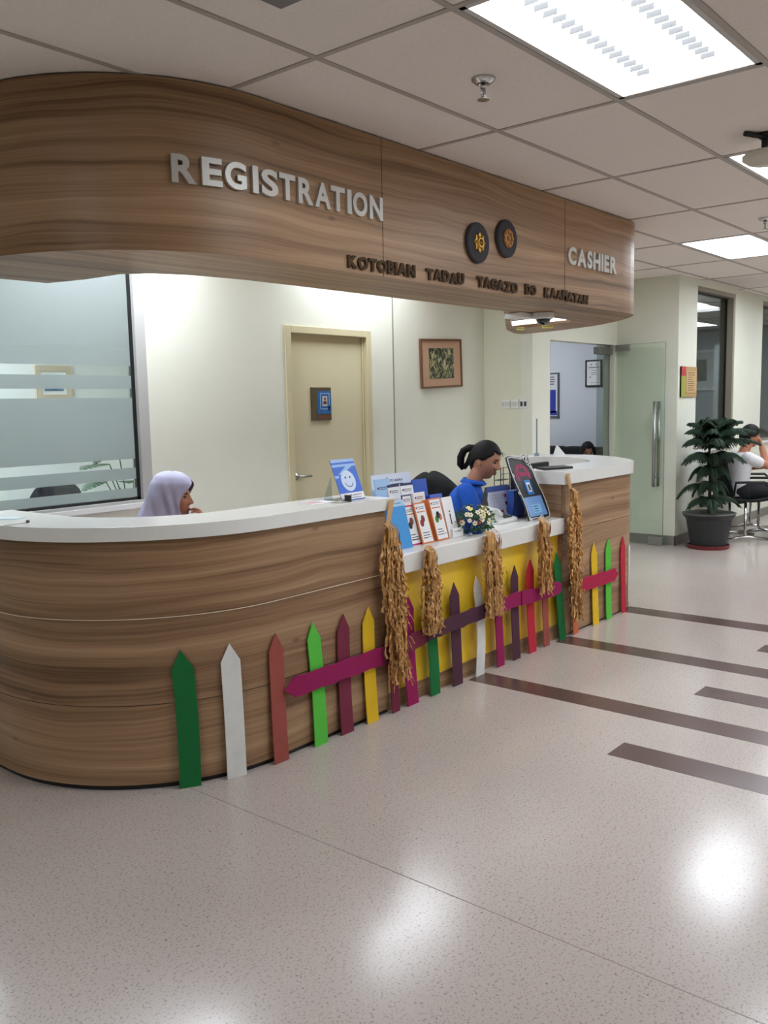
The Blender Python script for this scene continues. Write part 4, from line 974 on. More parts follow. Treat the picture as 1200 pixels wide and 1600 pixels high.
# on and behind the cashier worktop
t = thing('document_scanner', 'flat black tray on the left end of the cashier worktop', 'tray', (5.25, 2.94, 1.08))
mb = MB().prism([(5.12, 2.92), (5.33, 2.83), (5.42, 2.95), (5.19, 3.03)], 1.0805, 1.094); build('body', mb, BLACK, t, bevel=.003)
build('lid_edge', MB().prism([(5.13, 2.918), (5.325, 2.836), (5.33, 2.842), (5.135, 2.924)], 1.094, 1.097), GREYM, t)
t = thing('monitor', 'dark monitor back inside the curve of the cashier counter', 'monitor', (5.8, 3.42, .75))
build('screen', MB().box((5.52, 3.40, .86), (6.02, 3.435, 1.07)), BLACK, t, bevel=.004); build('stand', MB().box((5.74, 3.42, .7505), (5.82, 3.45, .9)).box((5.66, 3.38, .7505), (5.90, 3.52, .76)), DGREY, t)
M = frame_M((6.42, 3.74, 1.0803), Vector((.2, .118, 0)), (0, 0, 1)); t = thing('counter_screen', 'clear upright acrylic screen standing edge-on at the back of the cashier worktop', 'screen', (6.5, 3.79, 1.08))
build('acrylic_sheet', MB().box((0, 0, -.005), (.26, .30, .005), M), glass('acrylic_screen', (176, 192, 204), 1.2), t)
build('screen_edge', MB().box((-.004, 0, -.0055), (0, .302, .0055), M).box((-.004, .30, -.0055), (.26, .303, .0055), M), mat('acrylic_edge', (128, 142, 156), .3), t)
build('foot', MB().box((.0, 0, -.02), (.05, .012, .02), M).box((.2, 0, -.02), (.25, .012, .02), M), mat('acrylic_edge', (128, 142, 156), .3), t)
M = frame_M((6.62, 3.70, 1.0803), (.55, -.83, 0), (0, 0, 1))
tag(build('tent_card', MB().prism([(0, 0), (.10, 0), (.04, .075), (.025, .08)], -.004, .004, M=M), WPAPER), 'small white folded card at the back of the cashier worktop', 'card')

# ================================================================ WALL ITEMS
def framed(name, M, w_, h, fw, depth, frame_m, label, cat, mat_m=None, mat_w=0, art=None, art_name='print', mat_h=None):
    """M: local x right, y up, z out of the wall, origin at the lower left corner"""
    t = thing(name, label, cat, tuple(M.translation))
    mb = MB()
    for a in ((0, 0, w_, fw), (0, h - fw, w_, h), (0, fw, fw, h - fw), (w_ - fw, fw, w_, h - fw)): panel(mb, M, a[0], a[1], a[2], a[3], 0, depth)
    build('frame', mb, frame_m, t)
    if mat_m: build('mount', MB().box((fw, fw, .002), (w_ - fw, h - fw, depth * .5), M), mat_m, t)
    i = fw + mat_w; j = fw + (mat_h if mat_h is not None else mat_w)
    if art: build(art_name, MB().box((i, j, .003), (w_ - i, h - j, depth * .5 + .002), M), art, t)
    return t
def batik_mat():
    m = bpy.data.materials.new('leafy_batik'); m.use_nodes = True; nt = m.node_tree; b = nt.nodes['Principled BSDF']; N = nt.nodes.new; L = nt.links.new
    tc = N('ShaderNodeTexCoord'); n = N('ShaderNodeTexNoise'); n.inputs['Scale'].default_value = 11; n.inputs['Detail'].default_value = 4; n.inputs['Distortion'].default_value = 2.2
    mp = N('ShaderNodeMapping'); mp.inputs['Scale'].default_value = (1.6, 1, .9); mp.inputs['Rotation'].default_value = (0, .5, 0); L(tc.outputs['Object'], mp.inputs[0]); L(mp.outputs[0], n.inputs['Vector'])
    r = N('ShaderNodeValToRGB'); L(n.outputs['Fac'], r.inputs[0]); e = r.color_ramp.elements
    e[0].position = .38; e[0].color = lin((40, 48, 42)); e[1].position = .72; e[1].color = lin((206, 202, 176))
    for p, c in ((.48, (66, 78, 62)), (.54, (128, 126, 84)), (.60, (168, 160, 124))): x = e.new(p); x.color = lin(c)
    L(r.outputs[0], b.inputs['Base Color']); b.inputs['Roughness'].default_value = .7
    return m
BATIK = batik_mat()
tilt = math.radians(2.0)
M = frame_M((6.245, W - .003, 1.655), (math.cos(tilt), 0, math.sin(tilt)), (-math.sin(tilt), 0, math.cos(tilt)))
framed('picture_frame', M, .615, .430, .016, .022, mat('brown_frame', (112, 76, 50), .5), 'slightly crooked framed leafy picture on the wall right of the cream door', 'picture', mat('tan_mount', (196, 160, 132), .8), .108, BATIK, 'print', .065)
# plaque on the door
M = frame_M((4.915, W + .034, 1.415), (1, 0, 0), (0, 0, 1))
t = thing('door_plaque', 'dark wood and blue plaque with a small portrait on the cream door', 'plaque', (5.02, W + .034, 1.415))
build('board', MB().box((0, 0, 0), (.215, .252, .012), M), mat('plaque_wood', (82, 70, 44), .5, var=.2, vscale=30), t)
build('blue_panel', MB().box((.062, .05, .012), (.208, .225, .015), M), mat('plaque_blue', (30, 96, 158), .4), t)
mb = MB()
for a in ((.088, .085, .19, .0885), (.088, .205, .19, .2085), (.088, .085, .0915, .2085), (.186, .085, .19, .2085)): panel(mb, M, *a, .015, .0165)
mb.lathe([(.005, .0165), (.010, .0165)], (0, 0, 0), 12, M @ Matrix.Translation((.188, .10, 0))); mb.lathe([(.004, .0165), (.008, .0165)], (0, 0, 0), 12, M @ Matrix.Translation((.184, .082, 0)))
build('white_line', mb, mat('line_blue_white', (170, 206, 240), .4), t)
build('portrait_ground', MB().box((.112, .108, .015), (.165, .185, .017), M), mat('portrait_cream', (206, 196, 182), .5), t)
mb = MB(); mb.lathe([(0, .0185), (.011, .0185), (.011, .017)], (0, 0, 0), 12, M @ Matrix.Translation((.139, .165, 0))); mb.prism([(.118, .122), (.160, .122), (.156, .142), (.146, .150), (.132, .150), (.122, .142)], .017, .0182, M=M)
build('portrait', mb, mat('portrait_dark', (88, 56, 62), .6), t)
build('name_strip', MB().box((.06, .015, .012), (.205, .035, .014), M), mat('plaque_red_brown', (110, 60, 34), .5), t)
# switches and socket on the short wall
def plate(y0, y1, z0, z1, label, kind):
    t = thing('wall_switch' if kind == 'sw' else 'wall_socket', label, 'switch' if kind == 'sw' else 'socket', (XP, (y0 + y1) / 2, (z0 + z1) / 2), 0)
    build('plate', MB().box((XP - .010, y0, z0), (XP, y1, z1)), WHITE, t, bevel=.002)
    mb = MB(); n = 3 if kind == 'sw' else 2
    for i in range(n):
        yy = y0 + (y1 - y0) * (i + .5) / n; mb.box((XP - .014, yy - .012, (z0 + z1) / 2 - .022), (XP - .010, yy + .012, (z0 + z1) / 2 + .022))
    build('rocker' if kind == 'sw' else 'outlet', mb, mat('switch_shade', (206, 206, 200), .4) if kind == 'sw' else DGREY, t)
plate(4.505, 4.595, 1.462, 1.548, 'white light switch, farthest left of the row on the short wall', 'sw')
plate(4.410, 4.500, 1.462, 1.548, 'white light switch in the middle of the row on the short wall', 'sw')
plate(4.320, 4.400, 1.462, 1.548, 'white outlet plate, right end of the switch row on the short wall', 'so')
# sign board beside the lobby window
M = frame_M((9.055, YS - .003, 1.54), (1, 0, 0), (0, 0, 1)); t = thing('wall_sign', 'tan notice board with red and green left edge beside the lobby window', 'sign', (9.26, YS, 1.54))
build('board', MB().box((0, 0, 0), (.42, .31, .014), M), mat('sign_tan', (186, 152, 104), .5), t)
build('red_corner', MB().box((0, .215, .0), (.115, .31, .0155), M), mat('sign_red', (196, 62, 78), .5), t); build('green_edge', MB().box((0, 0, .0), (.10, .213, .0155), M), mat('sign_green', (164, 170, 74), .5), t)
build('raised_plate', MB().box((.125, .04, .014), (.40, .265, .019), M), mat('sign_pale', (200, 168, 120), .5), t)
mb = MB(); rnd = random.Random(2); lines(mb, M, .16, .25, .2, 9, .022, .007, .019, rnd); build('writing', mb, mat('sign_ink', (120, 92, 64), .6), t)
# certificate and poster inside the office
M = frame_M((10.5 - .002, 5.40, 1.695), (0, -1, 0), (0, 0, 1)); 
t = framed('certificate_frame', M, .225, .335, .017, .02, BLACK, 'black framed certificate on the office wall seen through the glass doorway', 'certificate', WPAPER, 0, WPAPER, 'paper')
mb = MB(); panel(mb, M, .045, .235, .185, .247, .013, .0135)
for yy in (.20, .17, .15): panel(mb, M, .08, yy, .155, yy + .006, .013, .0135)
for xx in (.07, .14): panel(mb, M, xx, .268, xx + .018, .284, .013, .0135)
panel(mb, M, .06, .11, .075, .13, .013, .0135); panel(mb, M, .06, .05, .18, .053, .013, .0135)
build('writing', mb, mat('soft_ink', (120, 124, 130), .6), t)
M = frame_M((10.5 - .002, 6.20, 1.31), (0, -1, 0), (0, 0, 1)); t = framed('poster_frame', M, .42, .58, .018, .02, mat('pewter_frame', (90, 94, 104), .4), 'blue and white framed poster on the office wall at the left edge of the doorway', 'poster', WPAPER, 0, mat('poster_white', (214, 216, 220), .5), 'poster')
build('blue_block', MB().box((.29, .06, .012), (.375, .36, .0135), M).box((.03, .03, .012), (.395, .085, .0135), M), mat('poster_blue', (44, 62, 160), .5), t)
build('picture', MB().box((.06, .38, .012), (.22, .48, .0135), M), mat('poster_brown', (150, 112, 96), .6), t)
mb = MB(); rnd = random.Random(4); lines(mb, M, .06, .34, .18, 9, .026, .009, .012, rnd); lines(mb, M, .29, .53, .09, 4, .03, .012, .012, rnd); build('writing', mb, DGREY, t)
# picture behind the frosted glass, white framed picture behind the lobby window
M = frame_M((3.985, 7.198, 1.62), (1, 0, 0), (0, 0, 1)); framed('picture_frame', M, .34, .30, .05, .02, mat('beige_frame', (206, 190, 168), .6), 'beige framed blue picture seen through the clear strips of the frosted glass', 'picture', WPAPER, .03, mat('sea_print', (92, 132, 170), .6, var=.5, vscale=14))
M = frame_M((16.5 - .002, 6.74, 1.66), (0, -1, 0), (0, 0, 1)); framed('picture_frame', M, .86, .73, .04, .03, WHITE, 'white framed grey picture seen through the lobby window behind the potted plant', 'picture', mat('pale_mount', (200, 202, 200), .7), .13, mat('grey_weave_print', (110, 112, 106), .7, var=.5, vscale=9))
tag(build('cabinet', MB().box((16.1, 5.60, 0), (16.498, 5.78, 2.45)), mat('pale_cabinet', (206, 210, 208), .5)), 'narrow pale upright panel beside the white picture behind the lobby window', 'cabinet')

# ================================================================ CHAIRS
def office_chair(x, y, rz, label, back_top=1.06, mat_=BLACKF, back_w=.46):
    t = thing('office_chair', label, 'chair', (x, y, 0), rz)
    mb = MB(); mb.prism([(-.24, -.235), (.22, -.235), (.25, -.12), (.25, .12), (.22, .235), (-.24, .235)], .42, .50); build('seat', mb, mat_, t, local=True, bevel=.025)
    rows = []; n = 13
    for i in range(11):
        f = i / 10; z = .54 + (back_top - .54) * f; hw = back_w / 2 * (1 - .55 * max(0, f - .72) ** 1.2 / .28 ** 1.2 * .6) * (.9 + .1 * math.sin(PI * f))
        rows.append([Vector((-.25 - .05 * f + .05 * (u / 6.0) ** 2 * .8, hw * u / 6.0, z - (.03 * abs(u / 6.0) ** 3 if i == 10 else 0))) for u in range(-6, 7)])
    mb = MB(); mb.grid(rows); build('backrest', mb, mat_, t, local=True, smooth=True, solid=.055)
    build('column', MB().tube([(0, 0, .10), (0, 0, .42)], .028, 12).tube([(-.05, 0, .40), (-.27, 0, .42), (-.30, 0, .60)], .02, 8), BLACK, t, local=True)
    for s in (-1, 1): build('armrest', MB().tube([(-.05, s * .24, .43), (-.06, s * .29, .46), (-.06, s * .29, .66), (-.12, s * .29, .68), (.14, s * .29, .68)], .017, 8), BLACK, t, local=True)
    for q in range(5):
        a = 2 * PI * q / 5; l = build('base_arm', MB().tube([(0, 0, .12), (.29 * math.cos(a), .29 * math.sin(a), .075)], [.028, .018], 8), BLACK, t, local=True)
        build('castor', MB().ball((.29 * math.cos(a), .29 * math.sin(a), .031), (.03, .03, .03), 10, 8), BLACK, l, local=True)
    return t

# ================================================================ PEOPLE
def head_point(th, ph):
    x = .098 * math.sin(th) * math.cos(ph); y = .076 * math.sin(th) * math.sin(ph); z = .118 * math.cos(th)
    tt = min(1, max(0, (-.005 - z) / .105))
    y *= 1 - .36 * tt
    if x < 0: x *= 1 - .40 * tt
    else: x *= 1 + .04 * tt
    if math.cos(ph) > 0 and math.sin(th) > .05:
        c = min(1, math.cos(ph) * 2.2); g = lambda v, s: math.exp(-(v / s) ** 2)
        nz = 0
        if -.034 < z < .026: nz = (.026 - z) / .048 if z > -.022 else max(0, (z + .034) / .012)
        d = .028 * g(y, .0125) * nz + .010 * g(abs(y) - .012, .007) * g(z + .025, .009)
        d -= .011 * g(abs(y) - .031, .015) * g(z - .010, .013)
        d += .004 * g(z - .033, .010) * g(y, .05)
        d += .011 * g(y, .022) * (g(z + .051, .0060) + 1.0 * g(z + .064, .0070))
        d += .014 * g(y, .024) * g(z + .098, .016)
        d += .003 * g(abs(y) - .042, .018) * g(z + .022, .02)
        x += d * c
    return Vector((x, y, z))
def add_head(mb, M, n=88, m=68):
    rows = [[M @ head_point(PI * i / m, 2 * PI * k / n) for k in range(n)] for i in range(m + 1)]
    mb.grid(rows, close=True)
    for s in (-1, 1):
        mb.ball(M @ Vector((-.004, s * .071, -.004)), 1, 12, 8, M.to_3x3().to_4x4() @ Matrix.Diagonal((.017, .009, .030, 1)))
        mb.ball(M @ Vector((.002, s * .070, -.022)), 1, 10, 6, M.to_3x3().to_4x4() @ Matrix.Diagonal((.009, .008, .012, 1)))
def face_parts(parent, M, lid=.7, brow=True):
    R = M.to_3x3().to_4x4()
    for s in (-1, 1):
        e = build('eye', MB().ball(M @ Vector((.0715, s * .031, .0095)), 1, 12, 8, R @ Matrix.Diagonal((.0112, .0130, .0055, 1))), EYEW, parent, local=True, smooth=True)
        build('iris', MB().ball(M @ Vector((.0800, s * .030, .0090)), 1, 10, 6, R @ Matrix.Diagonal((.0046, .0066, .0055, 1))), HAIR, e, local=True)
        build('eyelid', MB().tube([M @ Vector((.0765, s * .017, .0125)), M @ Vector((.0845, s * .027, .0175)), M @ Vector((.081, s * .037, .0160)), M @ Vector((.070, s * .046, .0110))], [.0016, .0026, .0026, .0014], 6), HAIR, e, local=True)
        if brow: build('eyebrow', MB().tube([M @ Vector((.0925, s * .014, .0290)), M @ Vector((.0905, s * .028, .0345)), M @ Vector((.078, s * .047, .0315))], [.0026, .0036, .0018], 6), HAIR, parent, local=True)
    mb = MB(); mb.ball(M @ Vector((.0950, 0, -.0525)), 1, 14, 8, R @ Matrix.Diagonal((.0070, .020, .0045, 1))); mb.ball(M @ Vector((.0938, 0, -.0625)), 1, 14, 8, R @ Matrix.Diagonal((.0075, .018, .0055, 1)))
    build('lips', mb, LIP, parent, local=True, smooth=True)
def hair_cap(parent, M, line, puff=.012, mat_=None, extra=None, n=72, m=56):
    """scalp hair: every place of the head above line(angle from the front), puffed out"""
    V = {}; mb = MB(); fs = []
    def pt(i, k, o):
        th = PI * i / m; ph = 2 * PI * k / n; p = Vector((.098 * math.sin(th) * math.cos(ph), .076 * math.sin(th) * math.sin(ph), .118 * math.cos(th)))
        tt = min(1, max(0, (-.005 - p.z) / .105)); p.y *= 1 - .30 * tt; p.x *= (1 - .34 * tt) if p.x < 0 else 1
        d = p.normalized(); w_ = .0015 * math.sin(ph * 23 + th * 5)
        return M @ (p + d * (o + w_))
    mask = [[(.118 * math.cos(PI * (i + .5) / m)) > line(abs(((2 * PI * (k + .5) / n + PI) % (2 * PI)) - PI)) for k in range(n)] for i in range(m)]
    for lay, o in ((0, -.004), (1, puff)):
        for i in range(m + 1):
            for k in range(n): V[(lay, i, k)] = len(mb.v); mb.v.append(pt(i, k, o))
    for i in range(m):
        for k in range(n):
            if not mask[i][k]: continue
            k2 = (k + 1) % n
            q = ((i, k), (i, k2), (i + 1, k2), (i + 1, k))
            fs.append([V[(1,) + a] for a in reversed(q)]); fs.append([V[(0,) + a] for a in q])
            for (di, dk, a, b) in ((-1, 0, q[0], q[1]), (1, 0, q[2], q[3]), (0, -1, q[3], q[0]), (0, 1, q[1], q[2])):
                ii = i + di
                if ii < 0 or ii >= m or not mask[ii][(k + dk) % n]: fs.append([V[(0,) + a], V[(0,) + b], V[(1,) + b], V[(1,) + a]])
    for f in fs: mb.f.append(f); mb.uv.append(None); mb.mi.append(0)
    if extra: extra(mb, M)
    return build('hair', mb, mat_ or HAIR, parent, local=True, smooth=True)
def add_hand(mb, wr, d, nrm, curl=.5, s=1.0, thumb=1, spread=.08):
    wr = Vector(wr); d = Vector(d).normalized(); nrm = Vector(nrm); nrm = (nrm - d * nrm.dot(d)).normalized(); side = d.cross(nrm) * thumb
    lens = ((.042, .026, .021), (.046, .029, .022), (.042, .027, .021), (.033, .021, .018))
    for i in range(4):
        kn = wr + d * (.082 - .004 * abs(i - 1.3)) * s + side * (.030 - .020 * i) * s
        mb.cone(wr + d * .012 * s + side * (.016 - .011 * i) * s, kn, .0125 * s, .0098 * s, 10)
        dd = (d + side * spread * (1.2 - i)).normalized(); p = kn; ang = 0
        for j, l in enumerate(lens[i]):
            ang += curl * (.55 if j == 0 else .75); q = p + (dd * math.cos(ang) + nrm * math.sin(ang)) * l * s
            mb.cone(p, q, (.0092 - .0008 * j) * s, (.0086 - .0010 * j) * s, 9); p = q
    mb.ball(wr + d * .045 * s, .026 * s, 10, 8, frame_M((0, 0, 0), side, d) @ Matrix.Diagonal((1.25, 1.5, .5, 1)))
    p = wr + d * .022 * s + side * .026 * s; dd = (d * .62 + side * .72 + nrm * .25).normalized()
    for j, (l, r) in enumerate(((.036, .0125), (.030, .0105), (.024, .0092))):
        q = p + dd * l * s; mb.cone(p, q, r * s, (r - .001) * s, 10); p = q; dd = (dd + d * .35 + nrm * curl * .4).normalized()
def torso(mb, pts, wid, dep):
    """stacked ellipses from hips to neck, a closed loft"""
    rows = []
    for (x, z), w_, d in zip(pts, wid, dep): rows.append([Vector((x + d * math.cos(a), w_ * math.sin(a), z)) for a in [2 * PI * k / 28 for k in range(28)]])
    mb.grid(rows, close=True); n = len(mb.v); mb.f.append(list(range(n - 28, n))); mb.uv.append(None); mb.mi.append(0); mb.f.append(list(reversed(range(n - 28 * len(rows), n - 28 * (len(rows) - 1))))); mb.uv.append(None); mb.mi.append(0)
def head_M(x, y, z, pitch=0.0, yaw=0.0, roll=0.0):
    return Matrix.Translation((x, y, z)) @ Matrix.Rotation(yaw, 4, 'Z') @ Matrix.Rotation(pitch, 4, 'Y') @ Matrix.Rotation(roll, 4, 'X')
def legs(mb, thick=.0, kx=.44, kz=.50, hz=.53, fx=.46, fz=.09, sp=.10):
    for s in (-1, 1):
        mb.cone((.0, s * .085, hz), (kx, s * sp, kz), .085 + thick, .060 + thick); mb.cone((kx, s * sp, kz), (fx, s * sp, fz), .058 + thick, .038 + thick)
def shoes(parent, fx=.46, sp=.10, m=None):
    for s in (-1, 1): build('shoe', MB().ball((fx + .055, s * sp, .040), (.125, .045, .040), 14, 8).box((fx - .06, s * sp - .035, .0), (fx + .14, s * sp + .035, .016)), m or BLACK, parent, local=True, smooth=False)

# woman in the blue polo ------------------------------------------------------
SHIRT = mat('blue_polo', (12, 84, 188), .8, var=.10, vscale=22, bump=.5, bscale=22)
hd = math.radians(-62)
hx_, hy_ = 5.15, 3.44
px_, py_ = hx_ - .17 * math.cos(hd), hy_ - .17 * math.sin(hd)
t = thing('person', 'woman in a blue polo with tied-back black hair, looking down behind the low counter', 'person', (px_, py_, 0), hd)
HM = head_M(.195, -.005, 1.132, math.radians(19), math.radians(-14)) @ Matrix.Scale(1.08, 4)
mb = MB(); add_head(mb, HM)
mb.cone((.110, 0, .965), (.165, 0, 1.085), .056, .050, 18)
torso(mb, [(0, .50), (.0, .62), (.03, .78), (.07, .90), (.10, .97)], [.15, .125, .14, .15, .07], [.10, .09, .10, .095, .06])
for s in (-1, 1):
    sh = Vector((.085, s * .155, .925)); el = Vector((.19, s * .225, .70)); wr = Vector((.40, s * .10, .775))
    mb.cone(sh, el, .046, .038); mb.cone(el, wr, .037, .026); add_hand(mb, wr, Vector((.9, -s * .25, -.05)), (0, 0, -1), .35, 1, s)
legs(mb)
fused('body', mb, SKIN2, t, .0036, 2)
mb = MB(); torso(mb, [(-.02, .50), (-.005, .62), (.025, .78), (.068, .90), (.082, .945), (.092, .968)], [.172, .155, .168, .172, .125, .068], [.125, .118, .124, .115, .09, .060])
for s in (-1, 1):
    mb.cone((.080, s * .150, .928), (.155, s * .208, .775), .064, .064, 18)
fused('polo_shirt', mb, SHIRT, t, .008, 4)
cm_ = MB()
rows = [[Vector((.118 + rr * math.cos(a) * 1.02 + (.02 if z > 1.0 else 0), rr * math.sin(a), z + .012 * math.cos(a) * -1)) for a in [.35 + (2 * PI - .7) * k / 26 for k in range(27)]] for rr, z in ((.072, .965), (.066, .995), (.070, .999), (.092, .972))]
cm_.grid(rows); build('collar', cm_, SHIRT, t, local=True, smooth=True, solid=.004)
mb = MB(); legs(mb, .014, fz=.08); mb.cone((-.02, -.07, .52), (-.02, .07, .52), .125, .125); fused('trousers', mb, mat('black_trousers', (24, 24, 28), .85), t, .012, 2); shoes(t)
face_parts(t, HM)
def line2(a): return .074 - .010 * math.cos(a * 3) if a < .75 else (.066 - (a - .75) * .085 if a < 1.5 else (.004 if a < 1.85 else max(-.085, .004 - (a - 1.85) * .12)))
def bun(mb, M):
    mb.tube([M @ Vector(p) for p in ((-.088, 0, .045), (-.125, 0, .040), (-.152, 0, .010), (-.158, 0, -.035), (-.145, 0, -.080), (-.118, 0, -.105))], [.030, .026, .026, .027, .026, .014], 14)
    mb.tube([M @ Vector(p) for p in ((-.090, 0, .04), (-.098, 0, .0), (-.100, 0, -.05), (-.115, 0, -.095))], [.026, .017, .018, .016], 12)
    for q in range(10):
        y = -.03 + .006 * q; mb.tube([M @ Vector((.088, y * 1.6, .082)), M @ Vector((.104 + .003 * (q % 3), y * 1.7, .070 - .004 * (q % 4)))], .0011, 5)
hair_cap(t, HM, line2, .012, None, bun)
cz = thing
office_chair(px_ - .03 * math.cos(hd), py_ - .03 * math.sin(hd), hd, 'office chair the woman in the blue polo sits on', .84, BLACKF, .42)
jhd = math.radians(14)
office_chair(5.60, 4.06, jhd, 'black office chair draped with a black jacket, left of the woman in blue', .955, BLACKF, .43)
jk = MB(); rows = []
RM = Matrix.Translation((5.60, 4.06, -.03)) @ Matrix.Rotation(jhd, 4, 'Z')
for i in range(17):
    f = i / 16; a = -1.1 + 2.2 * f
    row = []
    for k in range(21):
        u = -1 + k / 10; yy = u * (.222 - .01 * abs(math.sin(f * 6))); hump = .030 * math.cos(u * PI * 1.0) - .018 * math.exp(-((u - .1) / .09) ** 2) - .07 * abs(u) ** 3
        if f < .5: xx, zz = -.30 - .045 - .008 * math.sin(u * 9), .62 + (1.01 + hump - .62) * (f / .5)
        else: xx, zz = -.30 + .050 + .006 * math.sin(u * 11), .70 + (1.01 + hump - .70) * (1 - (f - .5) / .5)
        if abs(f - .5) < .04: xx = -.298; zz = 1.027 + hump
        row.append(RM @ Vector((xx, yy, zz)))
    rows.append(row)
jk.grid(rows); tag(build('jacket', jk, BLACKF, smooth=True, solid=.012), 'black jacket hung over the office chair back', 'jacket')

# woman in the lilac headscarf --------------------------------------------------
hd = math.radians(-50); hx_, hy_ = 3.045, 4.10
px_, py_ = hx_ - .13 * math.cos(hd), hy_ - .13 * math.sin(hd)
t = thing('person', 'woman in a lilac headscarf in profile, chin on hand, behind the tall counter', 'person', (px_, py_, 0), hd)
HM = head_M(.13, 0, 1.032, math.radians(4), math.radians(-4))
mb = MB(); add_head(mb, HM); mb.cone((.06, 0, .87), (.11, 0, .99), .056, .050, 18)
torso(mb, [(-.02, .50), (-.01, .60), (.01, .72), (.03, .82), (.05, .89)], [.15, .125, .14, .15, .07], [.10, .09, .10, .095, .06])
sh = Vector((.04, .155, .84)); el = Vector((.36, .13, .70)); wr = Vector((.300, .050, .850)); mb.cone(sh, el, .046, .037); mb.cone(el, wr, .036, .026)
add_hand(mb, wr, Vector((-.10, -.20, .95)), Vector((-1, -.25, 0)), .80, .95, 1)
sh = Vector((.04, -.155, .84)); el = Vector((.20, -.23, .66)); wr = Vector((.40, -.06, .72)); mb.cone(sh, el, .046, .037); mb.cone(el, wr, .036, .026); add_hand(mb, wr, Vector((.8, .4, -.05)), (0, 0, -1), .4, 1, -1)
legs(mb); fused('body', mb, SKIN, t, .0036, 2); face_parts(t, HM)
mb = MB(); torso(mb, [(-.03, .48), (-.02, .60), (.005, .72), (.025, .82), (.045, .88)], [.178, .16, .172, .178, .10], [.13, .12, .125, .12, .08])
for s, el, wr in ((1, Vector((.36, .13, .70)), Vector((.305, .062, .825))), (-1, Vector((.20, -.23, .66)), Vector((.36, -.09, .708)))):
    a = Vector((.04, s * .15, .84)); mb.cone(a, el, .062, .054, 16); mb.cone(el, wr, .052, .046, 16)
fused('blouse', mb, mat('pink_blouse', (196, 96, 118), .8, var=.2, vscale=30), t, .009, 4)
mb = MB(); legs(mb, .02, fz=.06); mb.cone((-.02, -.07, .52), (-.02, .07, .52), .125, .125); fused('skirt', mb, mat('dark_skirt', (40, 38, 52), .85), t, .012, 2); shoes(t)
LILAC = mat('lilac_cloth', (176, 174, 200), .8, var=.04, vscale=18)
hrows = []
spec = [(.150, .012, .012, .012, 0, 0), (.144, .050, .055, .046, 0, 0), (.126, .086, .088, .076, 0, 0), (.100, .110, .106, .090, .10, 0), (.080, .119, .118, .096, .32, 0), (.050, .117, .128, .099, .60, 0), (.015, .108, .140, .101, .80, 0), (-.020, .100, .150, .101, .86, 0), (-.055, .096, .164, .101, .82, 0), (-.085, .092, .180, .104, .62, 0), (-.112, .088, .194, .110, .30, 0), (-.135, .090, .205, .120, .04, 0), (-.165, .108, .216, .142, 0, 0), (-.205, .125, .224, .175, 0, 0), (-.255, .140, .228, .205, 0, 0), (-.31, .148, .230, .225, 0, 0)]
NC = 132
def resample(rows, k=4):
    out = []
    for i in range(len(rows) - 1):
        p0 = rows[max(i - 1, 0)]; p1 = rows[i]; p2 = rows[i + 1]; p3 = rows[min(i + 2, len(rows) - 1)]
        for j in range(k):
            t_ = j / k; out.append(tuple(.5 * (2 * b_ + (c_ - a_) * t_ + (2 * a_ - 5 * b_ + 4 * c_ - d_) * t_ * t_ + (3 * b_ - a_ - 3 * c_ + d_) * t_ ** 3) for a_, b_, c_, d_ in zip(p0, p1, p2, p3)))
    return out + [rows[-1]]
spec = resample(spec)
for ri, (z, f_, b_, w_, op, _) in enumerate(spec):
    row = []
    for k in range(NC + 1):
        ph = op + (2 * PI - 2 * op) * k / NC; c, s_ = math.cos(ph), math.sin(ph)
        r_ = f_ if c > 0 else b_
        x = r_ * c; y = w_ * s_
        fold = 0
        if z < .12:
            dep = min(1, (.12 - z) / .16); side_ = abs(((ph + PI) % (2 * PI)) - PI)          # 0 at the face, PI at the back
            for f0, wd_, am in ((1.05, .16, .009), (1.50, .17, .013), (2.02, .20, .012), (2.55, .22, .010)):
                pos = f0 + (.02 - z) * -2.6                                                    # folds run from the crown down to the front
                q = (side_ - pos) / wd_
                fold += am * dep * (math.exp(-q * q) - .8 * math.exp(-((q - 1.5) ** 2)))
            op_f = max(0.0, 1 - abs(side_ - op) / .12) if op > .05 else 0; fold += .004 * op_f
            L_ = math.hypot(x, y) or 1; x += fold * x / L_; y += fold * y / L_
        sag = 0
        row.append(HM @ Vector((x - .004, y, z)))
    hrows.append(row)
mb = MB(); mb.grid(hrows); mb.m = 0
o = build('headscarf', mb, LILAC, t, local=True, smooth=True, solid=.004); sd = o.modifiers.new('sub', 'SUBSURF'); sd.levels = 1; sd.render_levels = 1
office_chair(px_ - .03 * math.cos(hd), py_ - .03 * math.sin(hd), hd, 'office chair under the woman in the lilac headscarf', .86, BLACKF, .42)

# person beyond the office doorway ------------------------------------------------
hd = math.radians(195); t = thing('person', 'dark-haired person low in the office, only the top of the head above the cashier worktop', 'person', (9.92, 5.06, 0), hd)
HM = head_M(.06, 0, .905, math.radians(20), math.radians(20)); mb = MB(); add_head(mb, HM); mb.cone((.0, 0, .73), (.045, 0, .85), .056, .05)
torso(mb, [(-.05, .34), (-.05, .46), (-.03, .58), (-.01, .68), (.0, .75)], [.15, .13, .14, .15, .07], [.10, .09, .10, .09, .06])
for s in (-1, 1):
    el = Vector((.10, s * .22, .48)); wr = Vector((.30, s * .10, .50)); mb.cone((0, s * .155, .70), el, .045, .037); mb.cone(el, wr, .036, .026); add_hand(mb, wr, (.9, -s * .3, 0), (0, 0, -1), .35, 1, s)
legs(mb, kz=.42, hz=.40); fused('body', mb, SKIN2, t, .006, 3); face_parts(t, HM)
mb = MB(); torso(mb, [(-.06, .32), (-.055, .46), (-.035, .58), (-.015, .68), (-.005, .74)], [.178, .16, .17, .176, .09], [.13, .12, .125, .115, .075])
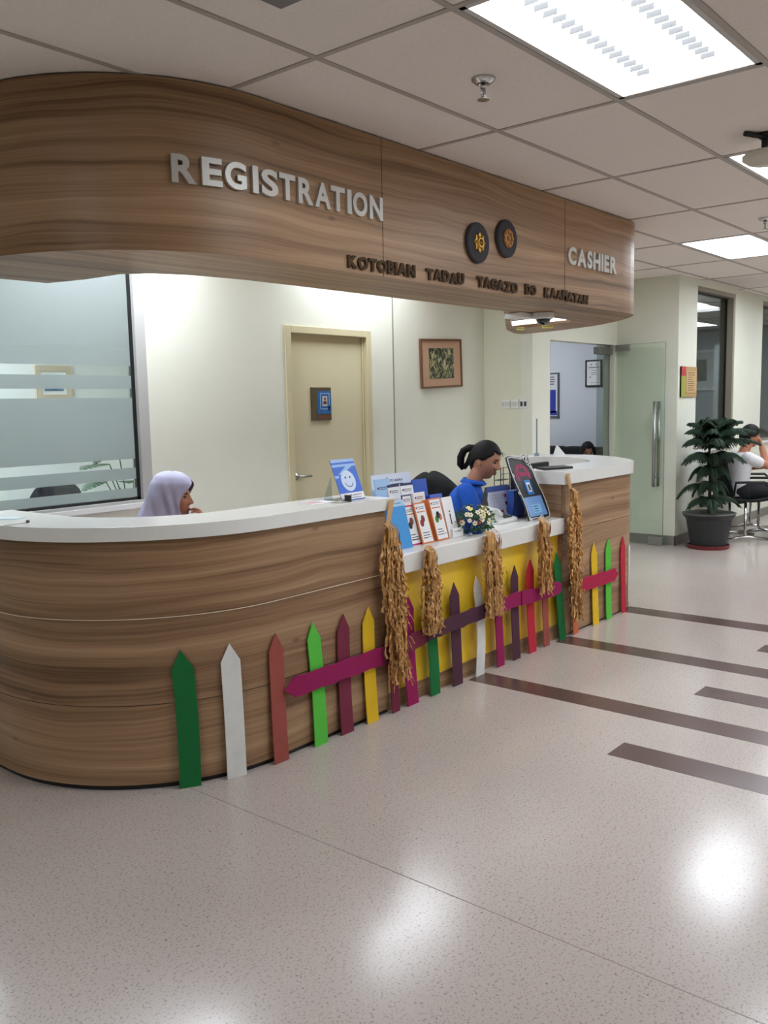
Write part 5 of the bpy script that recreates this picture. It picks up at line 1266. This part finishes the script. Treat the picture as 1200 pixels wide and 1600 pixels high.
for s in (-1, 1): mb.cone((0, s * .15, .70), (.08, s * .205, .52), .06, .055)
fused('blouse', mb, mat('dark_blouse', (58, 52, 62), .85), t, .010, 3); mb = MB(); legs(mb, .014, kz=.42, hz=.40, fz=.07); mb.cone((-.05, -.07, .39), (-.05, .07, .39), .12, .12); fused('trousers', mb, MATS['black_trousers'], t, .012, 2); shoes(t)
hair_cap(t, HM, lambda a: .072 if a < .6 else (.05 - (a - .6) * .12 if a < 1.3 else -.10), .014)
t = thing('sofa', 'black low sofa against the office wall behind the dark-haired person', 'sofa', (10.2, 5.3, 0))
build('seat', MB().box((9.82, 4.72, .08), (10.35, 6.0, .36)), BLACKF, t, bevel=.04); 
for y0, y1 in ((4.72, 5.14), (5.16, 5.57), (5.59, 6.0)): build('back_cushion', MB().box((10.17, y0, .34), (10.40, y1, .945)), BLACKF, t, bevel=.04)
build('leg', MB().box((9.86, 4.76, 0), (9.90, 4.80, .08)).box((9.86, 5.92, 0), (9.90, 5.96, .08)).box((10.26, 4.76, 0), (10.30, 4.80, .08)).box((10.26, 5.92, 0), (10.30, 5.96, .08)), BLACK, t)

# visitor on the waiting chairs -----------------------------------------------------
hd = math.radians(-48); px_, py_ = 9.78, 3.20
t = thing('person', 'dark-haired visitor in a white shirt seated behind the potted plant, hand raised to the chin', 'person', (px_, py_, 0), hd)
HM = head_M(.09, 0, 1.105, math.radians(6), 0); mb = MB(); add_head(mb, HM); mb.cone((.02, 0, .92), (.07, 0, 1.05), .058, .052)
torso(mb, [(-.06, .50), (-.05, .62), (-.03, .76), (.0, .88), (.02, .945)], [.15, .135, .15, .16, .075], [.10, .095, .105, .10, .06])
el = Vector((.235, -.10, .80)); wr = Vector((.205, -.04, .985)); mb.cone((.0, -.165, .89), el, .048, .042); mb.cone(el, wr, .043, .032); add_hand(mb, wr, (-.12, .1, .5), (-1, .2, 0), .8, 1, -1)
el = Vector((.06, .20, .76)); wr = Vector((.25, -.02, .79)); mb.cone((.0, .165, .89), el, .048, .042); mb.cone(el, wr, .043, .032); add_hand(mb, wr, (.8, -.3, .05), (0, -.3, -1), .5, 1, 1)
legs(mb, kz=.52, hz=.53); fused('body', mb, SKIN, t, .006, 3); face_parts(t, HM)
mb = MB(); torso(mb, [(-.07, .48), (-.055, .62), (-.035, .76), (-.005, .88), (.012, .94)], [.182, .17, .18, .186, .095], [.135, .128, .13, .12, .075])
mb.cone((0, -.16, .89), (.13, -.125, .835), .064, .062, 16); mb.cone((0, .16, .89), (.04, .19, .80), .064, .060, 16)
fused('shirt', mb, mat('white_shirt', (212, 212, 216), .8, bump=.4, bscale=25), t, .010, 3)
mb = MB(); legs(mb, .018, kz=.52, hz=.53, fz=.07); mb.cone((-.03, -.07, .52), (-.03, .07, .52), .13, .13); fused('trousers', mb, mat('navy_trousers', (22, 23, 30), .85), t, .012, 2); shoes(t)
hair_cap(t, HM, lambda a: .066 if a < .7 else (.05 - (a - .7) * .06 if a < 1.4 else (.0 if a < 1.8 else -.08)), .016)
tag(build('paper_slip', MB().prism([(0, 0), (.14, .0), (.12, .05), (.02, .06)], 0, .003, M=frame_M((9.985, 3.06, .845), (.66, -.75, 0), (.3, .3, .5))), mat('yellow_green_paper', (186, 190, 84), .6)), 'yellow-green slip held by the seated visitor', 'paper')

def waiting_chair(x, y, rz, label, m):
    t = thing('waiting_chair', label, 'chair', (x, y, 0), rz)
    rows = []
    for i in range(13):
        f = i / 12
        if f < .5: p = (.24 - f * .86, .455 - .03 * math.sin(f * 2 * PI))
        else: p = (-.19 - (f - .5) * .20, .45 + (f - .5) * .86)
        rows.append([Vector((p[0] + .02 * (k / 5.0 - 1) ** 2, -.25 + .05 * k, p[1] + .015 * (k / 5.0 - 1) ** 2)) for k in range(11)])
    build('seat_shell', MB().grid(rows), m, t, local=True, smooth=True, solid=.03)
    for s in (-1, 1):
        build('leg', MB().tube([(-.02, s * .20, .42), (-.02, s * .20, .10), (.0, s * .20, .06)], .016, 8).tube([(-.26, s * .20, .030), (.0, s * .20, .055), (.26, s * .20, .018)], [.014, .018, .014], 8), CHROME, t, local=True, smooth=True)
        build('armrest', MB().tube([(-.18, s * .27, .50), (-.16, s * .27, .64), (.14, s * .27, .64), (.18, s * .27, .60)], .015, 8), BLACK, t, local=True, smooth=True)
    return t
waiting_chair(px_ - .02, py_ + .0, hd, 'black waiting chair with chrome feet under the seated visitor', BLACKF)
waiting_chair(10.40, 3.22, math.radians(-60), 'grey-backed waiting chair cut off by the right edge of the picture', mat('grey_fabric', (140, 140, 144), .8))

# ================================================================ PLANTS
t = thing('potted_plant', 'dark green tiered conifer in a black pot in front of the lobby window', 'plant', (9.06, 3.27, 0))
qx, qy = 9.06, 3.27
build('saucer', MB().lathe([(0, 0), (.20, 0), (.215, .035), (.20, .038), (.19, .018), (0, .016)], (qx, qy, 0), 32), mat('terracotta_red', (122, 48, 48), .5), t, smooth=False)
build('pot', MB().lathe([(0, .018), (.175, .018), (.225, .30), (.255, .335), (.26, .355), (.245, .358), (.235, .34), (.215, .32), (0, .32)], (qx, qy, 0), 36), mat('dark_pot', (40, 42, 44), .5), t, smooth=False)
build('pot_rim', MB().lathe([(.246, .352), (.262, .352), (.264, .362), (.246, .364), (.240, .356)], (qx, qy, 0), 36), mat('pot_rim_grey', (92, 92, 86), .5), t, smooth=True)
build('soil', MB().lathe([(0, .335), (.235, .33)], (qx, qy, 0), 24), mat('soil', (44, 34, 28), .95), t)
build('trunk', MB().tube([(qx, qy, .32), (qx + .01, qy, .7), (qx - .005, qy + .01, 1.0), (qx, qy, 1.27)], [.018, .015, .011, .004], 10), mat('bark', (66, 54, 40), .9), t)
PINE = mat('pine_green', (26, 54, 33), .6, var=.3, vscale=30); rnd = random.Random(21)
def frond(length, droop, seed, width):
    r = random.Random(seed); mb = MB(); n = 22; pts = []
    for i in range(n + 1):
        f = i / n; pts.append(Vector((length * f, 0, .30 * length * math.sin(f * PI * .55) - droop * length * f ** 2.2)))
    mb.tube(pts, [.005 * (1 - .8 * i / n) + .001 for i in range(n + 1)], 5)
    for i in range(2, n + 1):
        f = i / n; L_ = width * (1 - .72 * f ** 1.6) * (.5 + .5 * min(1, f * 4)) * r.uniform(.85, 1.12)
        for s in (-1, 1):
            p = pts[i]; d = Vector((.55 + .3 * f, s * .9, -.05)).normalized(); m_ = 5; tw = []
            for j in range(m_ + 1):
                g = j / m_; tw.append(p + d * L_ * g + Vector((0, 0, .10 * L_ * math.sin(g * PI) - .55 * L_ * g * g)))
            mb.tube(tw, [.0062, .0085, .0085, .0075, .006, .002], 5)
            for j in range(1, m_ + 1):
                for q in range(4):
                    u = Vector((r.uniform(-1, 1), r.uniform(-1, 1), r.uniform(-.3, 1))).normalized() * .018; b = tw[j] - (tw[j] - tw[j - 1]) * r.random(); sd_ = d.cross(u).normalized() * .0028
                    mb.add([b - sd_, b + sd_, b + u + d * .008], [(0, 1, 2)])
    return mb
protos = {}
tiers = [(.48, 7, .31, .46, .75), (.62, 8, .39, .48, .62), (.76, 8, .44, .42, .50), (.90, 8, .47, .34, .50), (1.03, 8, .46, .26, .42), (1.13, 8, .40, .16, .32), (1.20, 7, .28, .04, .22), (1.26, 5, .12, -.15, .12)]
for ti, (z, cnt, L_, dr, wd) in enumerate(tiers):
    for q in range(cnt):
        key = (ti, q % 2); a = 2 * PI * q / cnt + ti * .7 + rnd.uniform(-.12, .12)
        if key not in protos: o = build('branch', frond(L_, dr, ti * 7 + q, .135 * (.7 + .5 * L_)), PINE, t, local=True); protos[key] = o
        else: o = protos[key].copy(); COL.objects.link(o); o.parent = t
        dist = 1.0
        o.location = (0, 0, z + rnd.uniform(-.015, .015)); o.rotation_euler = (0, rnd.uniform(-.08, .08), a)
        # keep branches on the lobby's side of the wall
        if math.sin(a) > .42 and math.cos(a) > -.60: o.scale = (.46, .6, 1)
        elif math.sin(a) > .3: o.scale = (.8, .9, 1)
def leafy_plant(name, x, y, z0, label, leaves, scale, seed, notched=True):
    t = thing(name, label, 'plant', (x, y, 0)); r = random.Random(seed)
    build('pot', MB().lathe([(0, 0), (.12, 0), (.16, .30), (.165, .32), (.15, .32), (.14, .28), (0, .28)], (x, y, 0), 28), WHITE, t, smooth=False)
    for q in range(leaves):
        a = 2 * PI * q / leaves * 2.4 + r.uniform(-.2, .2); h = z0 + r.uniform(-.22, .25); d = Vector((math.cos(a), math.sin(a), 0)); reach = r.uniform(.10, .24)
        tip = Vector((x, y, h)) + d * reach
        s = build('stem', MB().tube([(x + .02 * d.x, y + .02 * d.y, .28), (x + d.x * .06, y + d.y * .06, .28 + (h - .28) * .6), tip], [.006, .005, .004], 6), mat('stem_green', (70, 110, 60), .6), t)
        L_ = scale * r.uniform(.8, 1.15); up_ = (d * .75 + Vector((0, 0, r.uniform(-.5, .35)))).normalized(); sd_ = d.cross(Vector((0, 0, 1))).normalized()
        mb = MB(); n = 9
        for s2 in (-1, 1):
            for i in range(n):
                f0, f1 = i / n, (i + (.68 if notched else 1)) / n
                wf = lambda f: .42 * L_ * math.sin(PI * min(1, f * .92 + .08)) ** .8
                A = tip + up_ * L_ * f0 - Vector((0, 0, .25 * L_ * f0 ** 2)); B = tip + up_ * L_ * ((i + 1) / n) - Vector((0, 0, .25 * L_ * ((i + 1) / n) ** 2))
                o1 = A + sd_ * s2 * wf(f0) + up_ * .10 * L_ - Vector((0, 0, .05 * L_)); o2 = A + (B - A) * .72 + sd_ * s2 * wf(f1) + up_ * .12 * L_ - Vector((0, 0, .05 * L_))
                mb.add([A, B, o2, o1], [(0, 1, 2, 3)])
        build('leaf', mb, mat('monstera_green', (40, 84, 50), .45, var=.15, vscale=20), s)
    return t
leafy_plant('potted_plant', 3.72, 5.45, 1.08, 'split-leaf plant glimpsed through the clear strips at the right of the frosted glass', 13, .24, 3)
leafy_plant('potted_plant', 12.9, 4.25, 1.05, 'leafy green plant behind the second lobby window at the right edge', 16, .26, 8, False)
office_chair(3.02, 5.62, math.radians(200), 'black chair back glimpsed through the lowest clear strip of the frosted glass', 1.04, BLACKF, .46)
